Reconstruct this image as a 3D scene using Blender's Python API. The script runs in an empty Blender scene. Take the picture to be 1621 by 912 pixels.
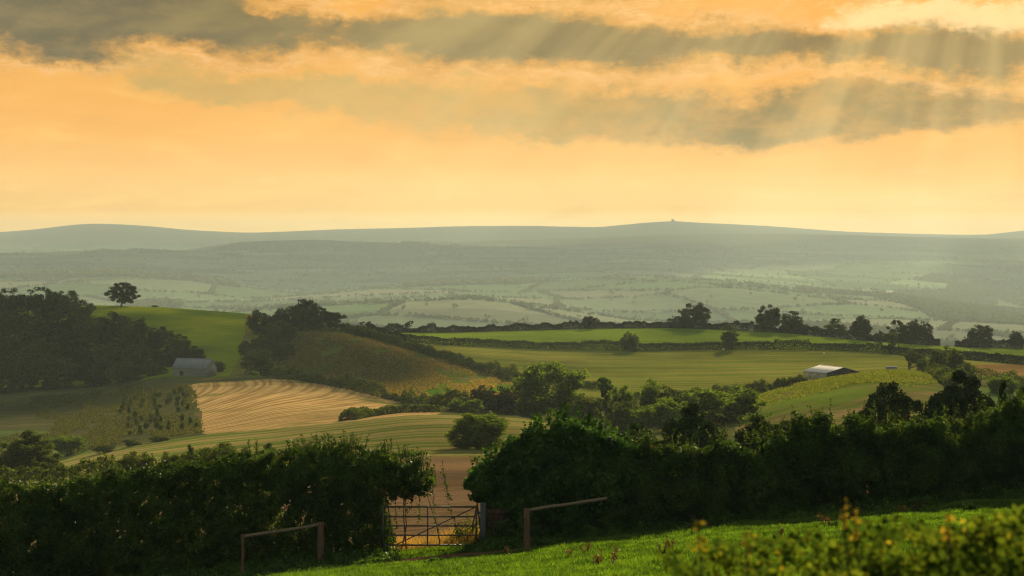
import bpy, math, random
import numpy as np
from mathutils import Vector

# ------------------------------------------------------------------ basics
SC = bpy.context.scene
COL = SC.collection
F, CX, YH = 3152.0, 810.5, 385.0          # 70 mm lens on a 1621 px wide frame, eye level line
RNG = np.random.default_rng(11)
SUN_AZ, SUN_EL = math.radians(15.0), math.radians(18.5)
EXPO = 2.0
SUN_E = 4.6
HAZE_D, HAZE_G, HAZE_C = 6.2e-5, .12, (.38, .50, .55)
DECK = (.055, .060, .054)

def tag(o, label=None, cat=None, group=None, kind=None):
    if label: o['label'] = label
    if cat: o['category'] = cat
    if group: o['group'] = group
    if kind: o['kind'] = kind
    return o

def mesh_data(name, V, Fs, mat=None, smooth=False):
    """V (n,3); Fs: list of (m,k) int arrays"""
    me = bpy.data.meshes.new(name)
    V = np.asarray(V, np.float32)
    if not isinstance(Fs, (list, tuple)): Fs = [Fs]
    Fs = [np.asarray(f, np.int32) for f in Fs if len(f)]
    me.vertices.add(len(V)); me.vertices.foreach_set('co', V.ravel())
    nl = sum(f.size for f in Fs); nf = sum(len(f) for f in Fs)
    me.loops.add(nl); me.polygons.add(nf)
    me.loops.foreach_set('vertex_index', np.concatenate([f.ravel() for f in Fs]))
    st = []; k = 0
    for f in Fs:
        st.append(k + np.arange(len(f)) * f.shape[1]); k += f.size
    me.polygons.foreach_set('loop_start', np.concatenate(st).astype(np.int32))
    if smooth: me.polygons.foreach_set('use_smooth', np.ones(nf, bool))
    me.update(calc_edges=True); me.validate()
    if mat: me.materials.append(mat)
    return me

def link(name, me, parent=None, loc=None):
    o = bpy.data.objects.new(name, me); COL.objects.link(o)
    if parent: o.parent = parent
    if loc is not None: o.location = loc
    return o

def empty(name, loc=(0, 0, 0), rz=0.0):
    o = bpy.data.objects.new(name, None); COL.objects.link(o)
    o.location = loc; o.rotation_euler = (0, 0, rz); o.empty_display_size = 0.2
    return o

class MB:
    """collects boxes and tubes into one mesh"""
    def __init__(s): s.V = []; s.F3 = []; s.F4 = []; s.n = 0
    def add(s, V, F):
        for f in F:
            (s.F4 if len(f) == 4 else s.F3).append([i + s.n for i in f])
        s.V.extend([tuple(v) for v in V]); s.n += len(V)
    def box(s, a, b):
        x0, y0, z0 = a; x1, y1, z1 = b
        s.add([(x0,y0,z0),(x1,y0,z0),(x1,y1,z0),(x0,y1,z0),(x0,y0,z1),(x1,y0,z1),(x1,y1,z1),(x0,y1,z1)],
              [(0,3,2,1),(4,5,6,7),(0,1,5,4),(1,2,6,5),(2,3,7,6),(3,0,4,7)])
    def tube(s, pts, rad, n=7, cap=True):
        pts = [Vector(p) for p in pts]
        if not hasattr(rad, '__len__'): rad = [rad] * len(pts)
        V = []; Fc = []
        for i, p in enumerate(pts):
            t = (pts[min(i+1, len(pts)-1)] - pts[max(i-1, 0)]).normalized()
            up = Vector((0, 0, 1)) if abs(t.z) < 0.9 else Vector((1, 0, 0))
            a = t.cross(up).normalized(); b = t.cross(a)
            for k in range(n):
                w = 2 * math.pi * k / n
                V.append(p + (a * math.cos(w) + b * math.sin(w)) * rad[i])
        for i in range(len(pts) - 1):
            for k in range(n):
                k2 = (k + 1) % n
                Fc.append((i*n+k, i*n+k2, (i+1)*n+k2, (i+1)*n+k))
        if cap:
            V.append(pts[0]); V.append(pts[-1]); c0, c1 = len(V)-2, len(V)-1
            for k in range(n):
                k2 = (k+1) % n
                Fc.append((c0, k2, k)); Fc.append((c1, (len(pts)-1)*n+k, (len(pts)-1)*n+k2))
        s.add(V, Fc)
    def build(s, name, mat, parent=None, smooth=False, loc=None):
        me = s.data(name, mat, smooth); return link(name, me, parent, loc)
    def data(s, name, mat, smooth=False):
        Fs = []
        if s.F4: Fs.append(np.array(s.F4))
        if s.F3: Fs.append(np.array(s.F3))
        return mesh_data(name, np.array(s.V), Fs, mat, smooth)

# ------------------------------------------------------------------ numpy noise
def _h(ix, iy, seed):
    n = (ix.astype(np.int64) * 374761393 + iy.astype(np.int64) * 668265263 + seed * 974711) & 0x7fffffff
    n = ((n ^ (n >> 13)) * 1274126177) & 0x7fffffff
    return ((n ^ (n >> 16)) & 0xffff) / 65535.0
def vnoise(x, y, seed=0):
    x = np.asarray(x, float); y = np.asarray(y, float)
    ix = np.floor(x); iy = np.floor(y); fx = x - ix; fy = y - iy
    fx = fx*fx*(3-2*fx); fy = fy*fy*(3-2*fy)
    a = _h(ix, iy, seed); b = _h(ix+1, iy, seed); c = _h(ix, iy+1, seed); d = _h(ix+1, iy+1, seed)
    return (a*(1-fx)+b*fx)*(1-fy)+(c*(1-fx)+d*fx)*fy
def fbm(x, y, seed=0, o=4):
    v = 0; a = .5; t = 0
    for i in range(o):
        v = v + a*vnoise(x*2**i, y*2**i, seed+i); t += a; a *= .5
    return v/t

# ------------------------------------------------------------------ materials
def newmat(name):
    m = bpy.data.materials.new(name); m.use_nodes = True
    nt = m.node_tree; nt.nodes.clear()
    return m, nt, nt.nodes.new('ShaderNodeOutputMaterial')
def N(nt, typ, **kw):
    n = nt.nodes.new(typ)
    for k, v in kw.items():
        if k.startswith('i_'):
            key = k[2:]
            n.inputs[int(key) if key.isdigit() else key.replace('_', ' ')].default_value = v
        else: setattr(n, k, v)
    return n
def math_(nt, op, a, b=None, c=None, clamp=False):
    n = nt.nodes.new('ShaderNodeMath'); n.operation = op; n.use_clamp = clamp
    for i, v in enumerate((a, b, c)):
        if v is None: continue
        if isinstance(v, (int, float)): n.inputs[i].default_value = v
        else: nt.links.new(v, n.inputs[i])
    return n.outputs[0]
def mixc(nt, f, a, b, typ='MIX'):
    n = nt.nodes.new('ShaderNodeMix'); n.data_type = 'RGBA'; n.blend_type = typ
    for s, v in ((n.inputs['Factor'], f), (n.inputs['A'], a), (n.inputs['B'], b)):
        pass
    fi, ai, bi = n.inputs[0], n.inputs[6], n.inputs[7]
    for s, v in ((fi, f), (ai, a), (bi, b)):
        if isinstance(v, (int, float)): s.default_value = v
        elif isinstance(v, (tuple, list)): s.default_value = (*v[:3], 1)
        else: nt.links.new(v, s)
    return n.outputs[2]
def ramp(nt, f, lo, hi, smooth=True):
    n = nt.nodes.new('ShaderNodeMapRange'); n.interpolation_type = 'SMOOTHSTEP' if smooth else 'LINEAR'
    n.inputs[1].default_value = lo; n.inputs[2].default_value = hi
    nt.links.new(f, n.inputs[0]); return n.outputs[0]

def leaf_mat(name, c1, c2, trans=0.4, gloss=0.04, rough=.4, c3=None, c3amt=.08, ttint=(1.25, 1.1, .45)):
    m, nt, out = newmat(name); L = nt.links.new
    g = N(nt, 'ShaderNodeNewGeometry')
    col = mixc(nt, g.outputs['Random Per Island'], c1, c2)
    if c3:
        r2 = N(nt, 'ShaderNodeTexWhiteNoise', noise_dimensions='1D'); L(g.outputs['Random Per Island'], r2.inputs['W'])
        col = mixc(nt, math_(nt, 'LESS_THAN', r2.outputs['Value'], c3amt), col, c3)
    tx = N(nt, 'ShaderNodeTexCoord'); no = N(nt, 'ShaderNodeTexNoise', i_Scale=1.3, i_Detail=2.0)
    L(g.outputs['Position'], no.inputs['Vector'])
    col = mixc(nt, ramp(nt, no.outputs['Fac'], .35, .68), mixc(nt, 1.0, col, (.55, .6, .6), 'MULTIPLY'), mixc(nt, 1.0, col, (1.5, 1.4, 1.1), 'MULTIPLY'))
    d = N(nt, 'ShaderNodeBsdfDiffuse'); t = N(nt, 'ShaderNodeBsdfTranslucent')
    L(col, d.inputs['Color']); L(mixc(nt, 1.0, col, ttint, 'MULTIPLY'), t.inputs['Color'])
    mx = N(nt, 'ShaderNodeMixShader', i_0=trans); L(d.outputs[0], mx.inputs[1]); L(t.outputs[0], mx.inputs[2])
    gl = N(nt, 'ShaderNodeBsdfGlossy', i_Roughness=rough); gl.inputs['Color'].default_value = (.9, .95, .9, 1)
    m2 = N(nt, 'ShaderNodeMixShader', i_0=gloss); L(mx.outputs[0], m2.inputs[1]); L(gl.outputs[0], m2.inputs[2])
    L(m2.outputs[0], out.inputs['Surface'])
    return m

def plain_mat(name, c1, c2, scale=8.0, rough=.85, bump=.3, stretch=(1, 1, 1), metal=0.0):
    m, nt, out = newmat(name); L = nt.links.new
    tx = N(nt, 'ShaderNodeTexCoord'); mp = N(nt, 'ShaderNodeMapping'); mp.inputs['Scale'].default_value = stretch
    L(tx.outputs['Object'], mp.inputs['Vector'])
    no = N(nt, 'ShaderNodeTexNoise', i_Scale=scale, i_Detail=6.0, i_Roughness=.65); L(mp.outputs[0], no.inputs['Vector'])
    col = mixc(nt, ramp(nt, no.outputs['Fac'], .3, .7), c1, c2)
    if metal: b = N(nt, 'ShaderNodeBsdfPrincipled', i_Roughness=rough, i_Metallic=metal); b.inputs['Specular IOR Level'].default_value = .06; L(col, b.inputs['Base Color'])
    else: b = N(nt, 'ShaderNodeBsdfDiffuse', i_Roughness=.6); L(col, b.inputs['Color'])
    bp = N(nt, 'ShaderNodeBump', i_Strength=bump, i_Distance=.05); L(no.outputs['Fac'], bp.inputs['Height']); L(bp.outputs[0], b.inputs['Normal'])
    L(b.outputs[0], out.inputs['Surface'])
    return m

def field_mat(name, c1, c2, ang=0.0, period=3.0, stripe=.6, warp=2.0, wscale=.02, patch=None, patch_scale=.02, pr=(.5, .65),
              fine=1.2, fine_amt=.5, bump=.6, bscale=1.5, sharp=(.3, .7), curve=0.0, c0=(0, 0)):
    """field soil / crop with rows: stripes run along plan direction `ang` (degrees from +X)"""
    m, nt, out = newmat(name); L = nt.links.new
    g = N(nt, 'ShaderNodeNewGeometry')
    wn = N(nt, 'ShaderNodeTexNoise', i_Scale=wscale, i_Detail=3.0); L(g.outputs['Position'], wn.inputs['Vector'])
    sx = N(nt, 'ShaderNodeSeparateXYZ'); L(g.outputs['Position'], sx.inputs[0])
    a = math.radians(ang)
    sm = N(nt, 'ShaderNodeMapping'); sm.inputs['Rotation'].default_value = (0, 0, -a); sm.inputs['Scale'].default_value = (.035, 1.0, 1)
    L(g.outputs['Position'], sm.inputs['Vector'])
    v = math_(nt, 'ADD', math_(nt, 'MULTIPLY', sx.outputs[0], -math.sin(a)), math_(nt, 'MULTIPLY', sx.outputs[1], math.cos(a)))
    if curve:                                                       # rows that bend as the tractor followed the slope
        al = math_(nt, 'ADD', math_(nt, 'MULTIPLY', sx.outputs[0], math.cos(a)), math_(nt, 'MULTIPLY', sx.outputs[1], math.sin(a)))
        al = math_(nt, 'SUBTRACT', al, c0[0]*math.cos(a)+c0[1]*math.sin(a))
        v = math_(nt, 'ADD', v, math_(nt, 'MULTIPLY', math_(nt, 'MULTIPLY', al, al), curve))
        vn = N(nt, 'ShaderNodeCombineXYZ'); L(math_(nt, 'MULTIPLY', al, .035), vn.inputs[0]); L(v, vn.inputs[1]); sm = vn
    v = math_(nt, 'ADD', v, math_(nt, 'MULTIPLY', math_(nt, 'SUBTRACT', wn.outputs['Fac'], .5), warp * period * 2))
    ph = math_(nt, 'MULTIPLY', v, 2*math.pi/period)
    s = math_(nt, 'MULTIPLY_ADD', math_(nt, 'SINE', ph), .5, .5)
    s2 = math_(nt, 'MULTIPLY_ADD', math_(nt, 'SINE', math_(nt, 'MULTIPLY', ph, .37)), .5, .5)
    sn = N(nt, 'ShaderNodeTexNoise', i_Scale=1.7/period, i_Detail=3.0, i_Roughness=.6); L(sm.outputs[0], sn.inputs['Vector'])
    s = math_(nt, 'ADD', math_(nt, 'MULTIPLY_ADD', s2, .2, math_(nt, 'MULTIPLY', s, .3)), math_(nt, 'MULTIPLY', ramp(nt, sn.outputs['Fac'], .32, .68), .5))
    fn = N(nt, 'ShaderNodeTexNoise', i_Scale=fine, i_Detail=5.0, i_Roughness=.7); L(sm.outputs[0], fn.inputs['Vector'])
    big = N(nt, 'ShaderNodeTexNoise', i_Scale=.035, i_Detail=4.0); L(g.outputs['Position'], big.inputs['Vector'])
    f = math_(nt, 'ADD', math_(nt, 'MULTIPLY', ramp(nt, s, *sharp), stripe), math_(nt, 'MULTIPLY', math_(nt, 'SUBTRACT', fn.outputs['Fac'], .5), fine_amt*2))
    f = math_(nt, 'ADD', f, math_(nt, 'MULTIPLY', math_(nt, 'SUBTRACT', big.outputs['Fac'], .45), .9), clamp=True)
    col = mixc(nt, f, c1, c2)
    if patch:
        pn = N(nt, 'ShaderNodeTexNoise', i_Scale=patch_scale, i_Detail=4.0); L(g.outputs['Position'], pn.inputs['Vector'])
        col = mixc(nt, ramp(nt, pn.outputs['Fac'], *pr), col, patch)
    pv_ = N(nt, 'ShaderNodeTexNoise', i_Scale=.014, i_Detail=7.0, i_Roughness=.62); L(g.outputs['Position'], pv_.inputs['Vector'])
    col = mixc(nt, 1.0, col, mixc(nt, ramp(nt, pv_.outputs['Fac'], .3, .7), (.66, .7, .62), (1.34, 1.3, 1.3)), 'MULTIPLY')
    mott = N(nt, 'ShaderNodeTexNoise', i_Scale=.6, i_Detail=6.0, i_Roughness=.75); L(g.outputs['Position'], mott.inputs['Vector'])
    col = mixc(nt, 1.0, col, mixc(nt, mott.outputs['Fac'], (.55, .55, .55), (1.45, 1.45, 1.45)), 'MULTIPLY')
    d = N(nt, 'ShaderNodeBsdfDiffuse', i_Roughness=.5); L(col, d.inputs['Color'])
    bn = N(nt, 'ShaderNodeTexNoise', i_Scale=bscale, i_Detail=4.0, i_Roughness=.7); L(g.outputs['Position'], bn.inputs['Vector'])
    hh = math_(nt, 'ADD', bn.outputs['Fac'], math_(nt, 'MULTIPLY', s, stripe*.6))
    bp = N(nt, 'ShaderNodeBump', i_Strength=bump, i_Distance=.35); L(hh, bp.inputs['Height']); L(bp.outputs[0], d.inputs['Normal'])
    L(d.outputs[0], out.inputs['Surface'])
    return m

# ------------------------------------------------------------------ terrain
def zh(X): return -9.62 + .105*X - .0006*np.clip(X, -60, 60)**2
def pasture_z(X, Y):
    X = np.asarray(X, float); Y = np.asarray(Y, float)
    k = np.clip(Y/63.0, -.6, 1.4)
    z = -1.75 + (-9.62+1.75)*k + (.105*X - .0006*np.clip(X, -60, 60)**2)*np.clip(k, 0, 1.4)
    return z + .10*(fbm(X*.25+9, Y*.25, 3)-.5) + .35*(fbm(X*.06, Y*.06, 5)-.5)*np.clip(Y/30, 0, 1)

FS = 2.0
def FD(d): return np.where(np.asarray(d) <= 1200, d, 1200+(np.asarray(d)-1200)*FS+1500*np.clip((np.asarray(d)-1200)/250.0, 0, 1))   # true distances beyond the ridge
US = np.arange(-500, 2151, 4.0)
def prof(pts):
    p = np.array(pts, float)
    y = np.interp(US, p[:, 0], p[:, 1])
    k = np.exp(-.5*(np.arange(-9, 10)/3.2)**2); k /= k.sum()
    return np.convolve(np.pad(y, 9, mode='edge'), k, mode='valid')
sky_prof = [(-500,372),(0,368),(50,364),(120,355.5),(155,354),(220,357),(300,364),(380,368),(420,368),(520,364),(640,361),(720,358),(850,358),(950,360),(1010,354),(1065,350),(1110,353),(1200,357),(1260,361),(1360,368),(1480,371),(1560,372),(1600,367),(1640,363),(2150,350)]
crest = [(-500,520),(0,488),(140,483),(260,487),(400,498),(480,512),(545,524),(600,527),(700,527),(850,523),(950,520),(1060,519),(1150,522),(1250,528),(1350,538),(1450,546),(1540,550),(1621,552),(2150,560)]
def off(p, d): return [(u, y+d) for u, y in p]
c2 = [(-500,440),(0,438),(100,435),(200,433),(300,441),(380,452),(440,462),(520,463),(600,455),(700,450),(800,447),(900,445),(960,440),(1030,438),(1100,442),(1180,448),(1230,455),(1330,464),(1420,470),(1500,481),(1621,494),(2150,500)]
c7 = [(-500,398),(0,395),(300,395),(500,383),(700,384),(780,381),(870,379),(940,376),(1060,372),(1200,370),(1300,371),(1400,373.5),(1520,376),(1621,378),(2150,380)]
f1 = [(-500,500),(0,500),(300,497),(440,486),(545,482),(640,475),(740,472),(790,474),(870,486),(930,494),(1000,505),(1100,512),(1200,510),(1300,505),(1400,505),(1621,515),(2150,520)]
ST = [
 (120, [(-500,840),(0,815),(400,800),(690,790),(1100,765),(1621,735),(2150,700)]),
 (200, [(-500,800),(0,785),(400,765),(690,752),(1100,745),(1621,722),(2150,690)]),
 (330, [(-500,770),(0,765),(100,755),(300,745),(480,733),(670,722),(800,720),(1000,720),(1300,712),(1621,695),(2150,690)]),
 (480, [(-500,760),(0,742),(90,728),(200,705),(330,688),(560,667),(640,658),(700,656),(830,662),(950,690),(1100,692),(1200,675),(1300,660),(1450,652),(1621,655),(2150,660)]),
 (560, [(-500,700),(0,690),(130,682),(330,655),(430,645),(560,650),(650,648),(700,650),(850,656),(950,668),(1100,668),(1200,648),(1300,625),(1400,610),(1470,616),(1560,636),(1621,642),(2150,650)]),
 (620, [(-500,668),(0,665),(100,662),(200,648),(330,628),(430,622),(560,630),(640,640),(690,640),(760,634),(850,634),(950,640),(1100,640),(1195,628),(1300,603),(1400,589),(1450,591),(1500,605),(1560,616),(1621,622),(2150,630)]),
 (700, [(-500,640),(0,640),(150,628),(270,604),(345,602),(420,600),(520,600),(640,606),(700,604),(760,606),(850,610),(950,613),(1100,612),(1250,609),(1340,602),(1400,593),(1480,600),(1560,598),(1621,598),(2150,600)]),
 (800, [(-500,605),(0,600),(100,590),(200,575),(300,568),(380,573),(420,576),(480,562),(560,553),(640,558),(700,566),(780,576),(850,581),(1000,583),(1300,579),(1500,574),(1621,576),(2150,580)]),
 (900, [(-500,550),(0,540),(100,530),(200,528),(300,528),(400,533),(480,532),(545,532),(640,543),(700,547),(850,553),(1000,554),(1200,552),(1400,557),(1621,568),(2150,575)]),
 (1000, crest), (1050, off(crest, 3)), (1200, off(crest, 22)), (1450, off(crest, 45)),
 (1700, [(-500,520),(0,520),(400,515),(620,514),(900,520),(1100,525),(1300,530),(1621,541),(2150,550)]),
 (2000, f1), (2150, off(f1, 7)),
 (2600, [(-500,470),(0,470),(150,470),(280,472),(400,480),(560,472),(700,468),(800,470),(900,470),(1000,463),(1100,455),(1170,458),(1280,470),(1400,478),(1500,492),(1621,504),(2150,510)]),
 (3000, c2), (3200, off(c2, 5)),
 (4000, [(-500,425),(0,425),(200,425),(400,432),(600,430),(800,425),(1000,423),(1200,433),(1400,442),(1621,452),(2150,455)]),
 (5000, [(-500,402),(0,401),(80,400),(170,394),(260,399),(400,406),(600,408),(800,408),(1000,405),(1300,410),(1621,417),(2150,420)]),
 (5250, [(-500,410),(0,408),(80,407),(170,402),(260,404),(400,403),(600,404),(800,405),(1000,403),(1300,407),(1621,413),(2150,415)]),
 (6000, [(-500,408),(0,406),(260,403),(300,395),(390,382),(500,379),(600,383),(700,387),(860,393),(1000,395),(1300,393),(1621,391),(2150,390)]),
 (6300, [(-500,408),(0,406),(260,403),(300,398),(390,388),(500,385),(600,387),(700,388),(860,391),(1000,391),(1300,388),(1621,387),(2150,387)]),
 (7200, c7), (7500, off(c7, 4)), (8200, off(sky_prof, 9)), (9500, sky_prof), (9900, off(sky_prof, 12)),
]
_d = [60.0, 66.0]; _z = []
for dd, o in ((60.0, -.10), (66.0, -.05)):
    X = (US-CX)/F*dd; _z.append(pasture_z(X, np.full_like(X, dd)) + o)
for dd, p in ST:
    dd = float(FD(dd))
    _d.append(float(dd)); _z.append(-(prof(p)-YH)*dd/F)
_d = np.array(_d); _z = np.array(_z)
def pchip(xk, yk, x):
    """monotone cubic along axis 0 for every column"""
    h = np.diff(xk)[:, None]; de = np.diff(yk, axis=0)/h
    m = np.zeros_like(yk); m[0] = de[0]; m[-1] = de[-1]
    w1 = 2*h[1:]+h[:-1]; w2 = h[1:]+2*h[:-1]
    same = (de[1:]*de[:-1]) > 0
    with np.errstate(divide='ignore', invalid='ignore'):
        hm = (w1+w2)/(w1/de[:-1]+w2/de[1:])
    m[1:-1] = np.where(same, hm, 0)
    i = np.clip(np.searchsorted(xk, x)-1, 0, len(xk)-2)
    hh = (xk[i+1]-xk[i])[:, None]; t = ((x-xk[i])[:, None])/hh
    return ((1+2*t)*(1-t)**2)*yk[i] + t*(1-t)**2*hh*m[i] + t*t*(3-2*t)*yk[i+1] + t*t*(t-1)*hh*m[i+1]
DMID = np.concatenate([np.linspace(60, 130, 40)[:-1], np.geomspace(130, 470, 90)[:-1], np.geomspace(470, 1060, 330)])
DFAR = np.geomspace(1060, float(FD(9900)), 500)
DALL = np.concatenate([DMID, DFAR[1:]])
ZG = pchip(_d, _z, DALL)
XG = (US[None, :]-CX)/F*DALL[:, None]; YG = np.repeat(DALL[:, None], len(US), 1)
ZG = ZG + .5*(fbm(XG*.02, YG*.02, 21)-.5)*np.clip((YG-90)/200, 0, 1) + np.clip((YG-1500)/2500, 0, 1)*10*(fbm(XG*.002, YG*.0008, 31)-.5)
PYG = YH - ZG*F/YG
VIS = PYG <= np.minimum.accumulate(PYG, axis=0) + .01

def gz(u, d):
    """terrain height at column u, depth d (bilinear)"""
    u = np.asarray(u, float); d = np.asarray(d, float)
    i = np.clip(np.searchsorted(DALL, d)-1, 0, len(DALL)-2); fi = np.clip((d-DALL[i])/(DALL[i+1]-DALL[i]), 0, 1)
    c = np.clip((u-US[0])/4.0, 0, len(US)-1.001); j = c.astype(int); fj = c-j
    return (ZG[i, j]*(1-fj)+ZG[i, j+1]*fj)*(1-fi) + (ZG[i+1, j]*(1-fj)+ZG[i+1, j+1]*fj)*fi
def gzx(X, Y): return gz(CX + np.asarray(X)*F/np.asarray(Y), Y)
def W(u, d): return np.array([(u-CX)/F*d, d, float(gz(u, d))])
def hit(u, py, d0=300.0, d1=1060.0):
    ds = np.linspace(d0, d1, 800); p = YH - gz(np.full(800, float(u)), ds)*F/ds
    k = np.argmax(p <= py)
    if not (p <= py).any(): return float(ds[np.argmin(p)])
    return float(ds[k])
def zpy(py, d): return -(py-YH)*d/F

# field classes ----------------------------------------------------
def inpoly(u, d, poly):
    r = np.zeros(u.shape, bool); n = len(poly)
    for i in range(n):
        x0, y0 = poly[i]; x1, y1 = poly[(i+1) % n]
        c = ((y0 > d) != (y1 > d)) & (u < (x1-x0)*(d-y0)/((y1-y0) if y1 != y0 else 1e-9)+x0)
        r ^= c
    return r
hedgeA = [(470,519),(545,526),(600,539),(660,557),(700,569),(740,581),(790,596),(835,609)]
hedgeB = [(428,599),(470,602),(520,609),(560,618),(600,628),(640,637),(682,647)]
hedgeC = [(560,529),(600,534),(640,541),(700,546),(850,553),(1000,555),(1200,553),(1330,555),(1400,559),(1500,567),(1621,577),(1800,588)]
def P(pts, d0=400, d1=1060): return [(u, hit(u, py, d0, d1)) for u, py in pts]
polyA = P(hedgeA, 560); polyB = P(hedgeB, 500); polyC = P(hedgeC, 700)
stubble = P([(286,612),(330,605),(420,601)], 480) + polyB + [(700,500)] + [(690,480),(560,480),(330,480),(305,500)] + P([(322,655),(300,632)], 480)
mats_f = {}
UU = .5*(US[:-1]+US[1:])
uc, dc = np.meshgrid(UU, .5*(DMID[:-1]+DMID[1:]))
cls = np.full(uc.shape, 0)                                   # 0 valley_meadow
wob = 6*(fbm(uc*.02, dc*.02, 77)-.5)
cls[(dc < 330+wob)] = 1                                      # ploughed
cls[(uc < 560) & (dc < 330) & (dc > 240)] = 2
cls[(dc >= 330+wob) & (dc < 480) & (uc < 1010)] = 2          # striped field
cls[inpoly(uc, dc, stubble)] = 3
cls[(uc < 300+(dc-600)*-.25) & (dc >= 480) & (dc < 765-.15*np.clip(uc, 0, 300)) & (cls != 3)] = 4      # rough plot
cls[inpoly(uc, dc, [(-500,480),(-500,575),(20,575),(70,568),(105,545),(135,512),(150,480)])] = 5    # pale meadow
cls[(uc < 470) & (dc >= 715) & (cls != 3) & (cls != 4)] = 6              # hill grass
cls[inpoly(uc, dc, [(392,1060),(402,1060),(404,930),(402,800),(396,715),(362,715),(376,790),(386,900)])] = 7
ru = polyA[::-1]
rough = [(415,1000),(470,1000)] + polyA[1:] + [(800,620),(740,590)] + polyB[::-1] + [(415,715)]
cls[inpoly(uc, dc, rough)] = 8
gs = P([(618,598),(660,585),(720,580),(790,597),(835,609)], 560) + [(850,600),(760,560),(700,560)] + P([(690,648),(655,640),(628,615)], 500)
cls[inpoly(uc, dc, gs)] = 9
big = polyA[2:] + [(900,630),(1000,632),(1180,632),(1260,655),(1340,690),(1420,690),(1700,720),(2150,740)] + [(2150,880)] + polyC[::-1]
cls[inpoly(uc, dc, big)] = 10
thin = polyC + [(2150,850),(2150,1060),(520,1060)]
cls[inpoly(uc, dc, thin)] = 11
cls[inpoly(uc, dc, [(1160,440),(1170,560),(1195,615),(1260,640),(1330,655),(1420,655),(1480,640),(1520,600),(1530,440)])] = 12
cls[inpoly(uc, dc, [(1530,715),(1530,780),(1560,795),(2150,800),(2150,720)])] = 13
cls[inpoly(uc, dc, [(1530,420),(1520,600),(1560,630),(2150,640),(2150,420)])] = 5

FM = {
 0: ('valley_meadow', field_mat('valley_meadow', (.055,.065,.02), (.09,.09,.03), 10, 6, .3, patch=(.10,.075,.03))),
 1: ('ploughed_field', field_mat('ploughed_field', (.13,.08,.045), (.215,.145,.08), 20, 2.2, .5, warp=1.2, fine=1.0, patch=(.15,.10,.045), patch_scale=.05)),
 2: ('striped_field', field_mat('striped_field', (.080,.115,.017), (.195,.155,.055), 6, 10, 1.0, warp=.5, wscale=.008, fine=.5, fine_amt=.25, sharp=(.35,.65))),
 3: ('stubble_field', field_mat('stubble_field', (.23,.145,.055), (.42,.285,.115), 103, 3.2, .9, warp=.8, wscale=.004, curve=-.0022, c0=(-70, 700), patch=(.10,.11,.025), patch_scale=.018, pr=(.56,.68), fine=.9, fine_amt=.5)),
 4: ('rough_plot', field_mat('rough_plot', (.045,.05,.018), (.13,.10,.04), 60, 9, .2, patch=(.055,.06,.022), patch_scale=.015, fine=2, fine_amt=.8)),
 5: ('pale_meadow', field_mat('pale_meadow', (.075,.11,.03), (.10,.13,.04), 30, 5, .2, fine_amt=.3)),
 6: ('hill_pasture', field_mat('hill_pasture', (.12,.155,.007), (.18,.195,.013), 15, 4, .3, fine_amt=.5, patch=(.045,.085,.01), patch_scale=.012)),
 7: ('earth_track', field_mat('earth_track', (.11,.11,.018), (.14,.105,.03), 85, 1.5, .5, patch=(.07,.08,.018), patch_scale=.06)),
 8: ('rough_field', field_mat('rough_field', (.060,.078,.013), (.13,.122,.027), 120, 5, .3, patch=(.06,.065,.015), patch_scale=.02, fine=1.5, fine_amt=.9, bump=1)),
 9: ('sprouting_field', field_mat('sprouting_field', (.075,.125,.012), (.16,.105,.045), 100, 6, .7, warp=.8, patch=(.075,.15,.01), patch_scale=.02, pr=(.48,.58))),
 10: ('green_field', field_mat('green_field', (.090,.118,.015), (.165,.150,.03), 3, 9, .8, warp=.6, wscale=.006, fine=.5, fine_amt=.35, patch=(.11,.08,.04), patch_scale=.009, pr=(.62,.74))),
 11: ('ridge_field', field_mat('ridge_field', (.10,.15,.012), (.13,.17,.02), 2, 7, .4, fine_amt=.4)),
 12: ('mound_field', field_mat('mound_field', (.075,.10,.018), (.17,.115,.055), 62, 9, .7, warp=.6, fine=.7, fine_amt=.4, patch=(.09,.13,.015), patch_scale=.02)),
 13: ('bracken_strip', field_mat('bracken_strip', (.14,.085,.03), (.25,.155,.055), 5, 4, .4, fine_amt=.7)),
}
NU = len(US)
def sub_grid(name, mask, r0, mat):
    """object holding the quads of the global grid chosen by mask"""
    rr, cc = np.nonzero(mask); rr = rr + r0
    q = np.stack([rr*NU+cc, rr*NU+cc+1, (rr+1)*NU+cc+1, (rr+1)*NU+cc], 1)
    ids, inv = np.unique(q.ravel(), return_inverse=True)
    V = np.stack([XG.ravel()[ids], YG.ravel()[ids], ZG.ravel()[ids]], 1)
    me = mesh_data(name, V, inv.reshape(q.shape), mat, True)
    return link(name, me), ids
for k, (nm, mt) in FM.items():
    if (cls == k).any():
        o, _ = sub_grid(nm, cls == k, 0, mt); tag(o, kind='structure')

# ------------------------------------------------------------------ far country: patchwork fields below, open moor above
def cells(X, Y, seed=5, sx=280.0, sy=480.0):
    """jittered-grid Voronoi: nearest cell hash and distance to the cell edge"""
    ang = .35; xr = X*math.cos(ang)+Y*math.sin(ang)*.4; yr = Y - X*.15
    gx = xr/sx; gy = yr/sy; ix = np.floor(gx); iy = np.floor(gy)
    b1 = np.full(X.shape, 1e9); b2 = np.full(X.shape, 1e9); hid = np.zeros(X.shape)
    for dx in (-1, 0, 1):
        for dy in (-1, 0, 1):
            cx_ = ix+dx; cy_ = iy+dy
            px = (cx_ + .15+.7*_h(cx_, cy_, seed))*sx; py = (cy_+.15+.7*_h(cx_, cy_, seed+1))*sy
            d = np.hypot(xr-px, yr-py); hh = _h(cx_, cy_, seed+2)
            nb = d < b1
            b2 = np.where(nb, b1, np.minimum(b2, d)); hid = np.where(nb, hh, hid); b1 = np.where(nb, d, b1)
    return hid, (b2-b1)*.5
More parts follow.
